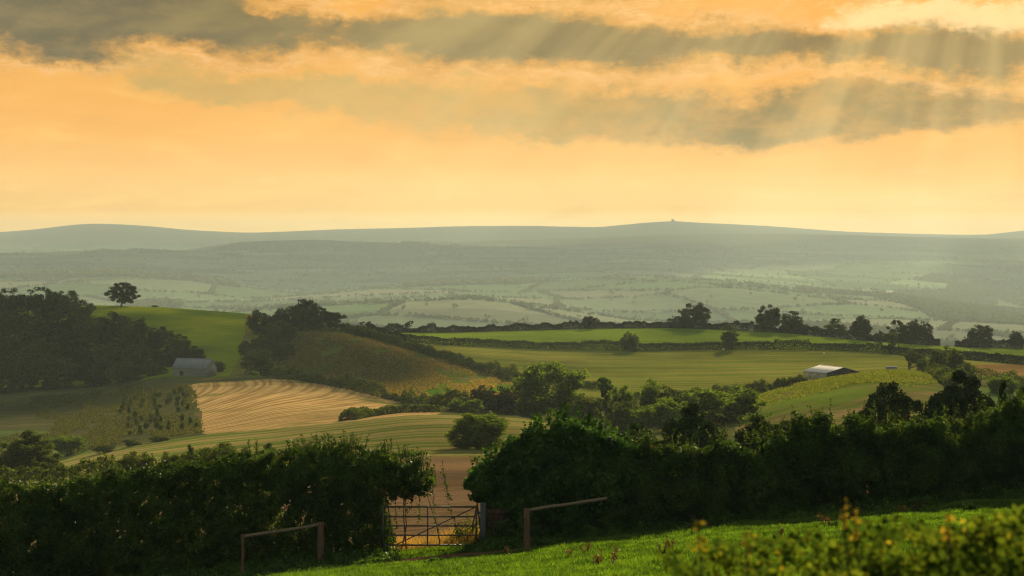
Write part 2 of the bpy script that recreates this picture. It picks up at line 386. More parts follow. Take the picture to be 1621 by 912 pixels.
def woodmask(X, Y, u, d):
    n = fbm(X*.0016+3, Y*.0006, 41, 4)
    d = np.interp(d, [0, 1200, 3200, 21000], [0, 1200, 1450, 10350])
    t = np.where(d < 2300, .74, np.where(d < 4200, .67, .66))
    w = n > t
    ridge = (np.abs(d-2975) < 65) & ((u < 470) | ((u > 640) & (u < 1010)) | (u > 1040))
    w |= ridge & (n > .46)
    low = (d > 1500) & (d < 1640) & (n > .62)
    return w | low
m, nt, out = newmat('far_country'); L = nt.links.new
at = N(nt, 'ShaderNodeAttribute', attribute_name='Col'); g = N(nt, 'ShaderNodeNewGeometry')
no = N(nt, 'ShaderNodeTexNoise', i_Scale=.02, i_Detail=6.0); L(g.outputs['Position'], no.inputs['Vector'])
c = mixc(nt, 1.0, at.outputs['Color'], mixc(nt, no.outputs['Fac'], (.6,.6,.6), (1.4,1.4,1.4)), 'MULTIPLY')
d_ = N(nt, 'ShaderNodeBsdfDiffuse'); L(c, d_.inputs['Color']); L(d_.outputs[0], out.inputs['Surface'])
r0 = len(DMID)-1
Xf = XG[r0:]; Yf = YG[r0:]; Zf = ZG[r0:]
uf = np.repeat(US[None, :], len(Xf), 0)
hid, edg = cells(Xf, Yf)
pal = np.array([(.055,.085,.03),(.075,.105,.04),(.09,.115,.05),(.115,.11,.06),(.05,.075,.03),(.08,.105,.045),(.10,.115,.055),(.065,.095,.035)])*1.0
colr = pal[(hid*7.999).astype(int)]*((1+.3*np.clip((8000-Yf)/2800, 0, 1))*np.where(Yf > 6100, .7+.9*((hid*37.7) % 1), .85+.35*((hid*37.7) % 1))*(1+.55*np.clip((6350-Yf)/1500, 0, 1)*(Yf > 4000))*(1+.5*np.clip((8800-Yf)/2000, 0, 1)*(Yf > 6800)))[..., None]  # valley mist painted into the field colours: paler towards each valley floor
low_ = np.clip((5900-Yf)/700, 0, 1)[..., None]*.35  # extra painted mist paleness over the nearer valley floor
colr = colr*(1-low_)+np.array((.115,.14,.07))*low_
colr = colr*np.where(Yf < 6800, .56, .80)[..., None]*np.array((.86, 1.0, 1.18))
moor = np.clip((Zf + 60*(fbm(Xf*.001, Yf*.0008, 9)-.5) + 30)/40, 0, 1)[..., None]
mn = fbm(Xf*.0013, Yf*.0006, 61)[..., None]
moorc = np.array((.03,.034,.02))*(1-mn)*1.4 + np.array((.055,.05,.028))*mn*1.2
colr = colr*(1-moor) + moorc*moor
colr = np.where((woodmask(Xf, Yf, uf, Yf) & (moor[..., 0] < .5))[..., None], np.array((.045,.06,.026)), colr)
fars = []
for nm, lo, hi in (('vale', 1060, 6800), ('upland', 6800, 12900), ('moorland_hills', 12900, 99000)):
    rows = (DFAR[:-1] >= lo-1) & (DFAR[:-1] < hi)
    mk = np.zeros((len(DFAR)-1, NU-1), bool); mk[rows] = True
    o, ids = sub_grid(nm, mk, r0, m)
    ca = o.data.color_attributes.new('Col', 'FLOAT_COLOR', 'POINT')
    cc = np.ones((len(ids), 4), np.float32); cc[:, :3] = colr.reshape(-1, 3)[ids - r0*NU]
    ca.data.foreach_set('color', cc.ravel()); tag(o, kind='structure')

# ------------------------------------------------------------------ leaf clouds
def basis(n, rng):
    a = rng.normal(size=(n, 3)); a /= np.linalg.norm(a, axis=1, keepdims=True)
    b = rng.normal(size=(n, 3)); b -= a*(a*b).sum(1, keepdims=True); b /= np.linalg.norm(b, axis=1, keepdims=True)
    return a, b, np.cross(a, b)
def leaves(C, size, rng, ratio=.6, fold=.25):
    """one folded diamond per centre: (V, F)"""
    n = len(C); a, b, c = basis(n, rng); s = np.broadcast_to(np.asarray(size, float), (n,))[:, None]*rng.uniform(.65, 1.3, (n, 1))
    V = np.stack([C-a*s, C-b*s*ratio+c*s*fold, C+a*s, C+b*s*ratio+c*s*fold], 1).reshape(-1, 3)
    return V, np.arange(4*n).reshape(n, 4)
def clusters(cen, rad, per, rng, flat=.75):
    """gaussian sprays of points round the cluster centres"""
    k = np.repeat(np.arange(len(cen)), per)
    d = rng.normal(size=(len(k), 3)); d /= np.linalg.norm(d, axis=1, keepdims=True)
    r = rng.uniform(0, 1, (len(k), 1))**.45
    d = d*r; d[:, 2] *= flat
    return cen[k] + d*np.broadcast_to(np.asarray(rad, float), (len(cen),))[k][:, None]
def ball_shell(n, rng, inner=.55):
    d = rng.normal(size=(n, 3)); d /= np.linalg.norm(d, axis=1, keepdims=True)
    return d*(rng.uniform(inner**3, 1, (n, 1)))**(1/3)

def crown(rng, kind, leaf=.032, nl=2600):
    """unit tree crown, height 1, width 1, standing on z = 0"""
    if kind == 'oak':     lobes = [((0,0,.54),(.38,.38,.43))] + [((.30*math.cos(a), .30*math.sin(a), rng.uniform(.2,.66)), (.2,.2,.2)) for a in rng.uniform(0, 6.28, 9)]; n = 120; rc = (.075,.13)
    elif kind == 'open':  lobes = [(tuple(np.array((0,0,.52))+v*np.array((.35,.35,.42))), (.17,.17,.13)) for v in ball_shell(17, rng, .5)] + [((0,0,.86),(.2,.2,.12)), ((0,0,.5),(.25,.25,.2))]; n = 90; rc = (.06,.10)
    elif kind == 'thorn': lobes = [((rng.uniform(-.32,.38), rng.uniform(-.3,.3), rng.uniform(.55,.88)), (.15,.15,.1)) for _ in range(11)]; n = 34; rc = (.05,.085)
    elif kind == 'bush':  lobes = [((0,0,.42),(.4,.4,.48))] + [((.3*math.cos(a), .3*math.sin(a), rng.uniform(.2,.6)), (.22,.22,.26)) for a in rng.uniform(0, 6.28, 7)]; n = 130; rc = (.08,.14)
    elif kind == 'wood':  lobes = [((0,0,.66),(.36,.36,.32))] + [((.3*math.cos(a), .3*math.sin(a), rng.uniform(.12,.66)), (.24,.24,.24)) for a in rng.uniform(0, 6.28, 14)]; n = 150; rc = (.075,.125)
    elif kind == 'lean':  lobes = [((.25-.9*(t-.5)*.6, rng.uniform(-.2,.2), .25+.6*t*(1-.2*t)), (.25,.25,.2)) for t in np.linspace(0, 1, 8)]; n = 75; rc = (.07,.11)
    w = np.array([l[1][0]*l[1][2] for l in lobes]); w /= w.sum()
    li = rng.choice(len(lobes), n, p=w)
    c0 = np.array([lobes[i][0] for i in li]); r0_ = np.array([lobes[i][1] for i in li])
    cen = c0 + ball_shell(n, rng)*r0_
    rad = rng.uniform(*rc, n)
    cen[:, 2] = np.clip(cen[:, 2], .05 if kind in ('bush', 'lean', 'wood') else .11, .97)
    pts = clusters(cen, rad, max(1, nl//n), rng)
    pts[:, 2] = np.maximum(pts[:, 2], .0)
    lo, hi = pts.min(0), pts.max(0)
    k = 1/max(hi[0]-lo[0], hi[1]-lo[1]); pts[:, :2] -= (.5*(lo+hi))[:2]*(0 if kind == 'lean' else 1); pts[:, :2] *= k*1.03
    pts[:, 2] *= 1/hi[2]
    cen = (cen)*np.array([k, k, 1/hi[2]])
    return pts, cen
def tree_meshes(seed, kind, mleaf, mbark, leaf=.032, nl=2600):
    rng = np.random.default_rng(seed)
    pts, cen = crown(rng, kind, leaf, nl)
    V, Fq = leaves(pts, leaf, rng)
    cm = mesh_data('crown', V, Fq, mleaf)
    b = MB()
    sp = .2
    tw = .028 if kind not in ('thorn', 'bush') else .022
    b.tube([(0,0,-.04),(0,0,.02),(rng.uniform(-.02,.02),.0,sp*.6),(rng.uniform(-.04,.04),0,sp),(rng.uniform(-.06,.06),0,.72)], [tw*1.6,tw*1.15,tw*.95,tw*.8,tw*.2], 8)
    for i in rng.choice(len(cen), min(len(cen), 14 if kind != 'thorn' else 18), replace=False):
        e = cen[i]; z0 = rng.uniform(sp*.55, min(sp*1.4, max(e[2]*.8, sp*.6)))
        mid = (e[0]*.45, e[1]*.45, z0+(e[2]-z0)*.6)
        b.tube([(0,0,z0), mid, tuple(e)], [tw*.5, tw*.3, tw*.1], 5)
    tm = b.data('trunk', mbark, True)
    return cm, tm

M_BARK = plain_mat('bark', (.045,.035,.025), (.09,.07,.05), 14, stretch=(1,1,.25))
M_LEAF = {
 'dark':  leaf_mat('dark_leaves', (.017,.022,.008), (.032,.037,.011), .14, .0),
 'olive': leaf_mat('olive_leaves', (.036,.052,.011), (.064,.080,.017), .38, .0, ttint=(1.05, 1.12, .42)),
 'mid':   leaf_mat('mid_leaves', (.052,.085,.014), (.085,.115,.020), .52, .0, ttint=(1.05, 1.15, .42)),
 'near':  leaf_mat('near_leaves', (.014,.034,.012), (.028,.055,.016), .26, .008),
 'hedge': leaf_mat('hedge_leaves', (.018,.042,.012), (.040,.078,.018), .34, .010, .45, c3=(.04,.045,.012), c3amt=.04),
 'hazel': leaf_mat('hazel_leaves', (.016,.050,.012), (.034,.085,.017), .34, .012, .45),
 'front': leaf_mat('front_leaves', (.020,.048,.011), (.070,.108,.016), .42, .0, .5, c3=(.14,.145,.02), c3amt=.05),
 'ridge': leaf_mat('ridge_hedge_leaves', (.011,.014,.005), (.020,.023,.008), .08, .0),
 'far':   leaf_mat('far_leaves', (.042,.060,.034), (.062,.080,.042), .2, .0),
 'weed':  leaf_mat('weed_leaves', (.02,.055,.010), (.04,.08,.014), .35, .01),
 'straw': leaf_mat('straw_blades', (.14,.105,.035), (.26,.19,.065), .5, .02, ttint=(1.2, 1.0, .6)),
 'bracken': leaf_mat('bracken_blades', (.055,.058,.013), (.17,.14,.032), .5, .02, ttint=(1.2, 1.0, .5)),
 'drygrass': leaf_mat('dry_grass_blades', (.042,.056,.016), (.070,.078,.026), .25, .0),
 'crop':  leaf_mat('crop_blades', (.038,.062,.007), (.085,.095,.011), .5, .02, ttint=(1.3, 1.25, .4)),
 'grass': leaf_mat('grass_blades', (.034,.076,.009), (.072,.118,.014), .48, .01, .5, ttint=(1.1, 1.2, .4)),
}
LIB = {}
import zlib
def _seed(s): return zlib.crc32(s.encode()) % 100000
def variant(kind, leafk, v, fine=False):
    key = (kind, leafk, v, fine)
    if key not in LIB:
        LIB[key] = tree_meshes(_seed(f'{kind}{v}'), kind, M_LEAF[leafk], M_BARK,
                               leaf=.0165 if fine else .024, nl=(52000 if leafk == 'near' else 30000) if fine else 9000)
    return LIB[key]
def tree(name, u, d, top, w, kind, leafk, v, label, cat='tree', group=None, fine=False, sink=0.0, z=None, flip=False):
    """crown w px wide reaching up to photo row `top` when standing on the ground at column u, depth d"""
    p = W(u, d)
    if z is not None: p[2] = z
    h = zpy(top, d) - p[2] + sink
    cm, tm = variant(kind, leafk, v, fine)
    r = empty(name, (p[0], p[1], p[2]-sink), RNG.uniform(0, 6.28) if kind != 'lean' else 0)
    ww = w*d/F
    r.scale = (ww, ww, max(h, .5))
    tag(r, label, cat, group)
    link('trunk', tm, r); link('crown', cm, r)
    return r

# ------------------------------------------------------------------ trees of the middle distance
G = 'trees along the far ridge hedge'
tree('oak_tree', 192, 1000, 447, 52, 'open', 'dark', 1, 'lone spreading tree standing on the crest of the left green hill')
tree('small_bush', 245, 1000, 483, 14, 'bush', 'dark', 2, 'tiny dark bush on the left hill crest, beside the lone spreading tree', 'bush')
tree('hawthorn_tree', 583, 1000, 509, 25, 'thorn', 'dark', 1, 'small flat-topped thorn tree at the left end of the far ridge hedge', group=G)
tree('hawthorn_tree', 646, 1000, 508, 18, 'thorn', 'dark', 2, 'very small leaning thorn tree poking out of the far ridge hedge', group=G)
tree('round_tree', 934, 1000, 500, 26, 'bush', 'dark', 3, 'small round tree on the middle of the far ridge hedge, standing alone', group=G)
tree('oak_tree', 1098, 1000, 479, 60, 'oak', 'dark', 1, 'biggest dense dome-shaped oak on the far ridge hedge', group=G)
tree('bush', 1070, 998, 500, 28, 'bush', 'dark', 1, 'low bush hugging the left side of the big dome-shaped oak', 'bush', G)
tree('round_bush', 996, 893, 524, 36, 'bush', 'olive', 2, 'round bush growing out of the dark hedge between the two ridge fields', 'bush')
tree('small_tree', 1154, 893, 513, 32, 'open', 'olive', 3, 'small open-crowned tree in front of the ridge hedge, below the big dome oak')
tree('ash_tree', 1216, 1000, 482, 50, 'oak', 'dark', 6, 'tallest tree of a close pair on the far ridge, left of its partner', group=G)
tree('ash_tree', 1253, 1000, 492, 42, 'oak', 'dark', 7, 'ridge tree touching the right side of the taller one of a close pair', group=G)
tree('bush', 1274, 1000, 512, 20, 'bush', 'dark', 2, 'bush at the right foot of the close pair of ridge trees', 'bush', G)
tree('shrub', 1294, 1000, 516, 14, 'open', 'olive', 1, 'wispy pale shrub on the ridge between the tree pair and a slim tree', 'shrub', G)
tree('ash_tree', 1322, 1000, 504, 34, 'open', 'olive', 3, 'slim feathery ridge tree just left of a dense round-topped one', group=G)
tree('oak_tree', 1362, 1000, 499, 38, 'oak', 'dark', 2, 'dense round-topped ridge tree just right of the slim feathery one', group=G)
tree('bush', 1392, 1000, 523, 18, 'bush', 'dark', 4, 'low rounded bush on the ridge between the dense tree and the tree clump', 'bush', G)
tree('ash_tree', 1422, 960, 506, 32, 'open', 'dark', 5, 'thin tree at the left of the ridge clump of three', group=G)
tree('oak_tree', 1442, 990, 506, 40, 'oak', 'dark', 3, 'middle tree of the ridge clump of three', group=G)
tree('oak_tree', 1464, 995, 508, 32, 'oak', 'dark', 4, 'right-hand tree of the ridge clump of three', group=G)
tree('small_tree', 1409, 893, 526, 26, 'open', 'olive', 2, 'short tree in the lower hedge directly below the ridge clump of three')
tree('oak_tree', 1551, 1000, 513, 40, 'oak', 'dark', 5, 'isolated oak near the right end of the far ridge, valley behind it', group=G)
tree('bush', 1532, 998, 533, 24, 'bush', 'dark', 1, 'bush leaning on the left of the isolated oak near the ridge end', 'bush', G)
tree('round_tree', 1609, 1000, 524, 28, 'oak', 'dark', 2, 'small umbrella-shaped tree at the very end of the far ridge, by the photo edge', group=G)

WG = 'trees of the dark wood on the left hill'
def wood(rows, label):
    for i, (u, d, top, w) in enumerate(rows):
        tree('wood_tree', u, d, top, w*1.08, 'wood', 'olive' if i % 3 else 'dark', (i*3+u) % 5, label, group=WG, sink=.3)
wood([(-75,960,458,80),(-40,960,456,80),(15,960,456,72),(62,950,454,74),(100,950,460,62),(130,930,474,50)], 'tall dark tree along the skyline at the back of the left wood')
wood([(-70,880,480,90),(-15,880,481,84),(42,870,486,84),(96,870,490,74),(150,860,502,64)], 'dark tree in the second row of the left wood, below its skyline')
wood([(180,850,493,58),(214,840,503,52)], 'rounded dark tree at the upper wood edge against the green hill')
wood([(249,830,517,50),(282,812,528,46)], 'dark tree at the wood edge against the green hill, nearer the barn')
wood([(-60,800,530,90),(0,800,532,82),(60,800,533,80),(120,790,538,74),(172,790,541,68),(222,780,546,62),(262,770,552,52)], 'dull olive tree in the shaded middle rows of the left wood')
wood([(-40,745,562,90),(20,745,563,84),(82,745,564,84),(142,740,572,74),(197,735,572,62),(243,742,574,50)], 'dull olive tree in the front row of the left wood')
wood([(303,765,548,44)], 'dark tree rising directly behind the grey barn roof')
tree('bush', 322, 745, 572, 34, 'bush', 'olive', 1, 'dark bush behind the right gable of the grey barn', 'bush')
tree('bush', 346, 742, 571, 26, 'bush', 'olive', 2, 'dark bush right of the grey barn, by the earth track', 'bush')

CG = 'tree clump above the stubble field'
for i, (u, d, top, w, k, lb) in enumerate([
    (485, 940, 473, 56, 'oak', 'tallest tree of the central clump, at its top against the misty valley'),
    (508, 950, 486, 40, 'open', 'open tree right of the tallest one on top of the central clump'),
    (531, 955, 494, 36, 'open', 'last tree at the right end of the central clump, where the diagonal hedge starts'),
    (458, 920, 484, 56, 'oak', 'tree at the upper left shoulder of the central clump, left of its tallest tree'),
    (414, 900, 489, 44, 'oak', 'dark tree beside the green hill at the left edge of the central clump'),
    (444, 870, 506, 56, 'wood', 'broad tree in the middle of the central clump, below the two shoulder trees'),
    (425, 820, 516, 58, 'wood', 'lighter olive tree facing the viewer in the middle of the central clump'),
    (398, 780, 537, 42, 'wood', 'tree of the central clump standing right beside the earth track'),
    (446, 790, 543, 38, 'bush', 'small tree on the right flank of the central clump, by the golden slope'),
    (413, 722, 552, 50, 'wood', 'lowest tree of the central clump, just above the stubble field')]):
    tree('clump_tree', u, d, top, w*1.08, k, 'olive' if d < 900 else 'dark', i % 5, lb, group=CG, sink=.3)

tree('leaning_tree', 1440, 745, 553, 52, 'lean', 'olive', 1, 'wind-leaning tree with sloping crown right of the tiny white trailer')
tree('bush', 1461, 715, 568, 22, 'bush', 'olive', 3, 'small round bush at the foot of the wind-leaning tree', 'bush')
tree('round_tree', 1497, 690, 546, 66, 'bush', 'olive', 2, 'large round grey-green tree right of the wind-leaning tree')
tree('bush', 1530, 670, 572, 34, 'bush', 'olive', 4, 'bush at the right shoulder of the large round grey-green tree', 'bush')
tree('bush', 1588, 600, 592, 60, 'bush', 'mid', 2, 'hazy bush below the orange strip near the right photo edge', 'bush')

VG = 'trees along the valley stream'
for i, (u, d, top, w, k, lf, lb) in enumerate([
    (690, 560, 625, 24, 'bush', 'olive', 'small round bush at the left end of the valley tree line'),
    (715, 555, 617, 38, 'bush', 'olive', 'rounded bush second from the left end of the valley tree line'),
    (738, 540, 630, 44, 'bush', 'mid', 'low olive bush in front of the left part of the valley tree line'),
    (767, 560, 612, 36, 'wood', 'dark', 'dark upright tree in the left part of the valley tree line'),
    (800, 555, 613, 56, 'bush', 'dark', 'broad dark bush left of the tall feathery valley tree'),
    (868, 535, 573, 84, 'oak', 'mid', 'tallest feathery tree of the valley line, green field behind its top'),
    (906, 535, 609, 36, 'oak', 'mid', 'smaller tree touching the right side of the tallest valley tree'),
    (840, 530, 632, 40, 'bush', 'olive', 'bush under the left skirts of the tallest valley tree'),
    (924, 520, 628, 40, 'bush', 'olive', 'dark round bush right of the tallest valley tree, in front'),
    (962, 545, 599, 36, 'open', 'mid', 'slender valley tree left of the white bale'),
    (984, 540, 611, 34, 'oak', 'mid', 'valley tree between the slender tree and the white bale'),
    (984, 515, 637, 44, 'bush', 'olive', 'low dark bush below the slender valley tree'),
    (1012, 510, 644, 46, 'bush', 'mid', 'low olive bush in front of the middle of the valley tree line'),
    (1040, 550, 601, 44, 'oak', 'mid', 'left one of two joined valley trees right of the white bale'),
    (1062, 548, 611, 42, 'oak', 'olive', 'right one of two joined valley trees right of the white bale'),
    (1056, 510, 631, 64, 'bush', 'mid', 'wide domed bush in front of the two joined valley trees'),
    (1112, 545, 616, 50, 'bush', 'mid', 'hazy bush between the joined trees and the broadest valley dome'),
    (1152, 525, 611, 90, 'bush', 'mid', 'broadest hazy dome at the right end of the valley tree line')]):
    tree('valley_tree' if k in ('open', 'oak', 'wood') else 'valley_bush', u, d, top-2, w*1.42, k, lf, i % 5, lb, 'tree' if k in ('open', 'oak', 'wood') else 'bush', VG, sink=.3)

tree('round_bush', 755, 352, 655, 116, 'bush', 'mid', 10, 'big hazy rounded bush standing alone in the striped field above the gate', 'bush', fine=True)
tree('field_tree', 36, 330, 679, 116, 'wood', 'olive', 6, 'large hazy tree low at the left edge, rising behind the hedge', fine=True)
tree('small_tree', 82, 335, 730, 40, 'open', 'mid', 7, 'small straggly tree at the right foot of the large hazy left tree', fine=True)
tree('bush', 106, 486, 689, 64, 'bush', 'mid', 3, 'pale rounded bush beside the small pale meadow on the left', 'bush')
for i, (u, d, top, w, lb) in enumerate([
    (164, 470, 704, 40, 'thin strip of bush at the left end of the striped field top edge'),
    (208, 475, 695, 34, 'low bush on the upper edge of the striped field, left of two'),
    (252, 478, 690, 36, 'low bush on the upper edge of the striped field, right of two')]):
    tree('low_bush', u, d, top, w, 'bush', 'olive', i, lb, 'bush', 'low bushes on the striped field edge')
for i, (u, d, top, w, lb) in enumerate([
    (214, 240, 714, 68, 'leftmost hazy shrub peeping over the left hedge'),
    (268, 250, 714, 40, 'second hazy shrub from the left above the left hedge'),
    (298, 245, 703, 40, 'upright feathery shrub above the left hedge'),
    (346, 250, 700, 78, 'widest rounded shrub peeping over the left hedge'),
    (386, 262, 706, 44, 'small hazy shrub between the widest rounded shrub and the next mound'),
    (428, 255, 701, 56, 'hazy shrub mound above the right half of the left hedge'),
    (480, 250, 695, 44, 'rightmost hazy shrub above the left hedge, close to its tall shoots')]):
    tree('shrub', u, d, top, w*1.1, 'bush', 'olive', 6 + i % 3, lb, 'shrub', 'shrubs beyond the left hedge', fine=True)

NG = 'dark trees behind the right hedge'
tree('dark_bush', 1102, 150, 638, 118, 'bush', 'near', 8, 'dark green domed bush rising behind the middle of the right hedge', 'bush', NG, fine=True)
tree('dark_bush', 1212, 120, 654, 110, 'bush', 'near', 9, 'low dark bush behind the right hedge, right of the domed bush', 'bush', NG, fine=True)
tree('dark_shrub', 1000, 130, 668, 100, 'bush', 'near', 6, 'flat dark shrub between the hazel bush and the domed bush', 'shrub', NG, fine=True)
tree('dark_tree', 1408, 170, 604, 104, 'bush', 'near', 6, 'dark leafy tree behind the right hedge, smaller one of the two', 'tree', NG, fine=True)
tree('dark_tree', 1510, 170, 585, 138, 'bush', 'near', 8, 'largest dark leafy tree behind the right hedge', 'tree', NG, fine=True)
tree('sapling', 1591, 75, 603, 30, 'thorn', 'near', 6, 'thin sapling with sparse top rising from the right hedge', 'tree', fine=False)
tree('hedge_tree', 1618, 70, 612, 62, 'open', 'near', 6, 'leafy hedge tree cut by the right photo edge', 'tree', fine=True)

# young trees planted in rows on the rough plot
yr = np.random.default_rng(5)
k = 0
for iu in range(10):
    for idd in range(9):
        d = 515 + idd*17 + yr.uniform(-4, 4); u = 202 + iu*12.5 + (idd % 2)*6 - idd*3.0 + yr.uniform(-6, 6)
        if u > 312 - max(0, (d-600))*.1 or u < 190: continue
        if yr.uniform() < .3: continue
        t_ = tree('young_tree', u, d, 600, 7.5*yr.uniform(.8, 1.3), 'bush', 'olive', k % 5, 'young bushy tree planted in rows on the rough plot left of the stubble field', group='young trees on the rough plot')
        t_.scale.z = yr.uniform(1.3, 2.5); k += 1

# far single trees that stand out in the haze (too small for parts)
far_me = []
for v in range(4):
    rg = np.random.default_rng(90+v); pts, _ = crown(rg, ('oak', 'bush', 'open', 'wood')[v], nl=420)
    V, Fq = leaves(pts, .06, rg); far_me.append(mesh_data('far_tree', V, Fq, M_LEAF['far']))
for i, (u, py, top, w, lb) in enumerate([
    (875, 488, 480, 11, 'single hazy tree on the low pale hill in the valley, with a hedge trailing right'),
    (759, 473, 468, 10, 'tiny hazy tree on top of the low pale hill, right of two'),
    (737, 473, 469, 12, 'tiny hazy tree on top of the low pale hill, left of two'),
    (601, 481, 472, 18, 'hazy tree clump on the left shoulder of the low pale hill'),
    (576, 482, 477, 7, 'very small hazy tree left of the clump on the low pale hill'),
    (961, 442, 434, 14, 'hazy ragged tree on the far wooded rise, beside a slim one'),
    (977, 441, 433, 8, 'slim tall hazy tree on the far wooded rise'),
    (1040, 442, 435, 14, 'hazy tree at the left of a row on the far middle rise'),
    (1054, 442, 436, 14, 'hazy tree in the middle of a row on the far middle rise'),
    (1067, 442, 435, 12, 'hazy tree at the right of a row on the far middle rise'),
    (1155, 456, 446, 16, 'hazy tree at the left of the long far row above the big dome oak'),
    (1172, 456, 447, 16, 'second hazy tree of the long far row above the big dome oak'),
    (1188, 457, 448, 16, 'third hazy tree of the long far row above the big dome oak'),
    (1205, 458, 449, 18, 'last hazy tree of the long far row above the big dome oak'),
    (1241, 463, 453, 24, 'flat hazy tree clump right of the long far row')]):
    d = hit(u, py, 3000, 7000); p = W(u, d); o = empty('far_tree', tuple(p), i)
    o.scale = (w*d/F, w*d/F, max(3.0, zpy(top, d)-p[2]))
    link('trunk', LIB[('oak', 'dark', 1, False)][1], o); link('crown', far_me[i % 4], o)
    tag(o, lb, 'tree', 'hazy trees far off in the valley')

# far woods and hedgerows, masses nobody could count
def far_mass(name, C, S, leaf, per, seed, hs=1.0):
    rg = np.random.default_rng(seed)
    kk = np.repeat(np.arange(len(C)), per)
    d = rg.normal(size=(len(kk), 3)); d /= np.linalg.norm(d, axis=1, keepdims=True); d *= rg.uniform(.5, 1, (len(kk), 1))
    p = C[kk] + d*S[kk][:, None]*np.array([1, 1, .9*hs]) ; p[:, 2] += (S[kk]*.75)*hs
    V, Fq = leaves(p, leaf*S[kk], rg, ratio=.8)
    o = link(name, mesh_data(name, V, Fq, M_LEAF['far'])); tag(o, kind='stuff'); return o
rg = np.random.default_rng(3)
n = 620000
u_ = rg.uniform(-60, 1690, n); d_r = np.exp(rg.uniform(math.log(3000), math.log(15000), n)) 
ii = np.clip(np.searchsorted(DALL, d_r)-1, 0, len(DALL)-1); jj = np.clip(((u_-US[0])/4).astype(int), 0, NU-1)
runmin = np.minimum.accumulate(PYG, axis=0)
seen = PYG[ii, jj] < runmin[ii, jj] + 6
u_, d_r = u_[seen], d_r[seen]
X_ = (u_-CX)/F*d_r; Z_ = gz(u_, d_r)
mo = (Z_ + 60*(fbm(X_*.001, d_r*.0008, 9)-.5) + 30)/40
wm = woodmask(X_, d_r, u_, d_r) & (mo < .5)
hd, ed = cells(X_, d_r)
he = (ed < 4.2) & (mo < .55) & (~wm) & (d_r < 12500)
iw = np.nonzero(wm)[0]; iw = iw[rg.uniform(size=len(iw)) < .4]
ih = np.nonzero(he)[0]; ih = ih[(d_r[ih] < 7000) | (rg.uniform(size=len(ih)) < .45)]
print('far wood', len(iw), 'far hedge', len(ih))
sing = np.nonzero((~wm) & (~he) & (mo < .7))[0]; sing = sing[rg.uniform(size=len(sing)) < .0012]
far_mass('distant_woodland', np.stack([X_[iw], d_r[iw], Z_[iw]], 1), rg.uniform(4.5, 9.0, len(iw)), .55, 9, 71, 1.0)
si = np.concatenate([ih, sing])
far_mass('distant_hedgerows', np.stack([X_[si], d_r[si], Z_[si]], 1), np.where(np.arange(len(si)) < len(ih), rg.uniform(2.0, 5.0, len(si)), rg.uniform(4, 7, len(si))), .6, 7, 72, 1.0)

# ------------------------------------------------------------------ field hedges of the middle distance
def field_hedge(path, h, w, label, leafk='dark', leaf=.27, dens=150, bumps=.35, seed=1, group='field hedges', z0=0.0):
    rg = np.random.default_rng(seed)
    pts = np.array([W(u, d) for u, d in path]); seg = np.linalg.norm(np.diff(pts, axis=0), axis=1); cum = np.r_[0, np.cumsum(seg)]
    n = int(cum[-1]*dens); t = rg.uniform(0, cum[-1], n)
    i = np.clip(np.searchsorted(cum, t)-1, 0, len(seg)-1); f = (t-cum[i])/seg[i]
    b = pts[i]*(1-f)[:, None]+pts[i+1]*f[:, None]
    tv = (pts[i+1]-pts[i])/seg[i][:, None]; nv = np.stack([tv[:, 1], -tv[:, 0], 0*t], 1)
    ph = rg.uniform(0, math.pi, n); r = rg.uniform(.72, 1.05, n)
    hn = 1 + bumps*2*(vnoise(t*.22, t*0, seed)-.5) + bumps*1.2*(vnoise(t*.7, t*0, seed+3)-.5)
    hn = np.where(vnoise(t*.09, t*0+5, seed+8) > .78, hn*1.35, hn)
    wn = 1+.5*(vnoise(t*.3, t*0+9, seed+5)-.5)
    C = b + nv*(np.cos(ph)*r*w*.5*wn)[:, None]
    X, Y = C[:, 0], C[:, 1]
    C[:, 2] = gzx(X, Y) + h*(-.02+1.02*np.sin(ph)*r)*hn + z0
    V, Fq = leaves(C, leaf, rg)
    o = link('hedge', mesh_data('hedge', V, Fq, M_LEAF[leafk])); tag(o, label, 'hedge', group); return o
field_hedge(polyA, 3.4, 3.6, 'dark hedge running diagonally down from the central clump to the tall valley tree', 'olive', seed=11)
field_hedge(polyB, 3.0, 3.2, 'bushy hedge along the top of the stubble field, descending to the valley bushes', 'olive', seed=12, bumps=.6)
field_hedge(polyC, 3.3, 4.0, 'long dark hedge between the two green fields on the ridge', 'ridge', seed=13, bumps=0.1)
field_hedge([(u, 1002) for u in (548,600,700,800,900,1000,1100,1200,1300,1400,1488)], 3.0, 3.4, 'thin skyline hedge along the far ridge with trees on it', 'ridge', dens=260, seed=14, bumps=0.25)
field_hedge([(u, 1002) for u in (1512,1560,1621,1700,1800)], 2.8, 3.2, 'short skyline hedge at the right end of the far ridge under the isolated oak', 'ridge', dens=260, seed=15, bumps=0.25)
field_hedge([(u, 905) for u in (560,600,640)] , 2.2, 3, 'hedge stub joining the ridge hedge to the diagonal hedge', 'dark', seed=16)
field_hedge([(548,488),(580,505),(620,515),(660,518),(692,512)], 1.9, 4.5, 'low smooth hedge between the stubble field and the striped field', 'olive', seed=17, bumps=.15)
field_hedge(P([(838,610),(880,608),(910,612),(948,617)], 560), 2.6, 3, 'short hedge behind the tallest valley tree at the foot of the green field', 'olive', seed=18)
field_hedge([(985,640),(1040,640),(1100,640),(1160,632),(1210,640)], 3.2, 4, 'hedge along the foot of the big green field behind the joined valley trees', 'olive', seed=19, bumps=.5)
field_hedge([(1205,640),(1240,655),(1275,672)], 2.6, 3, 'dark hedge climbing to the white-roofed barn', 'olive', seed=20, bumps=.4)
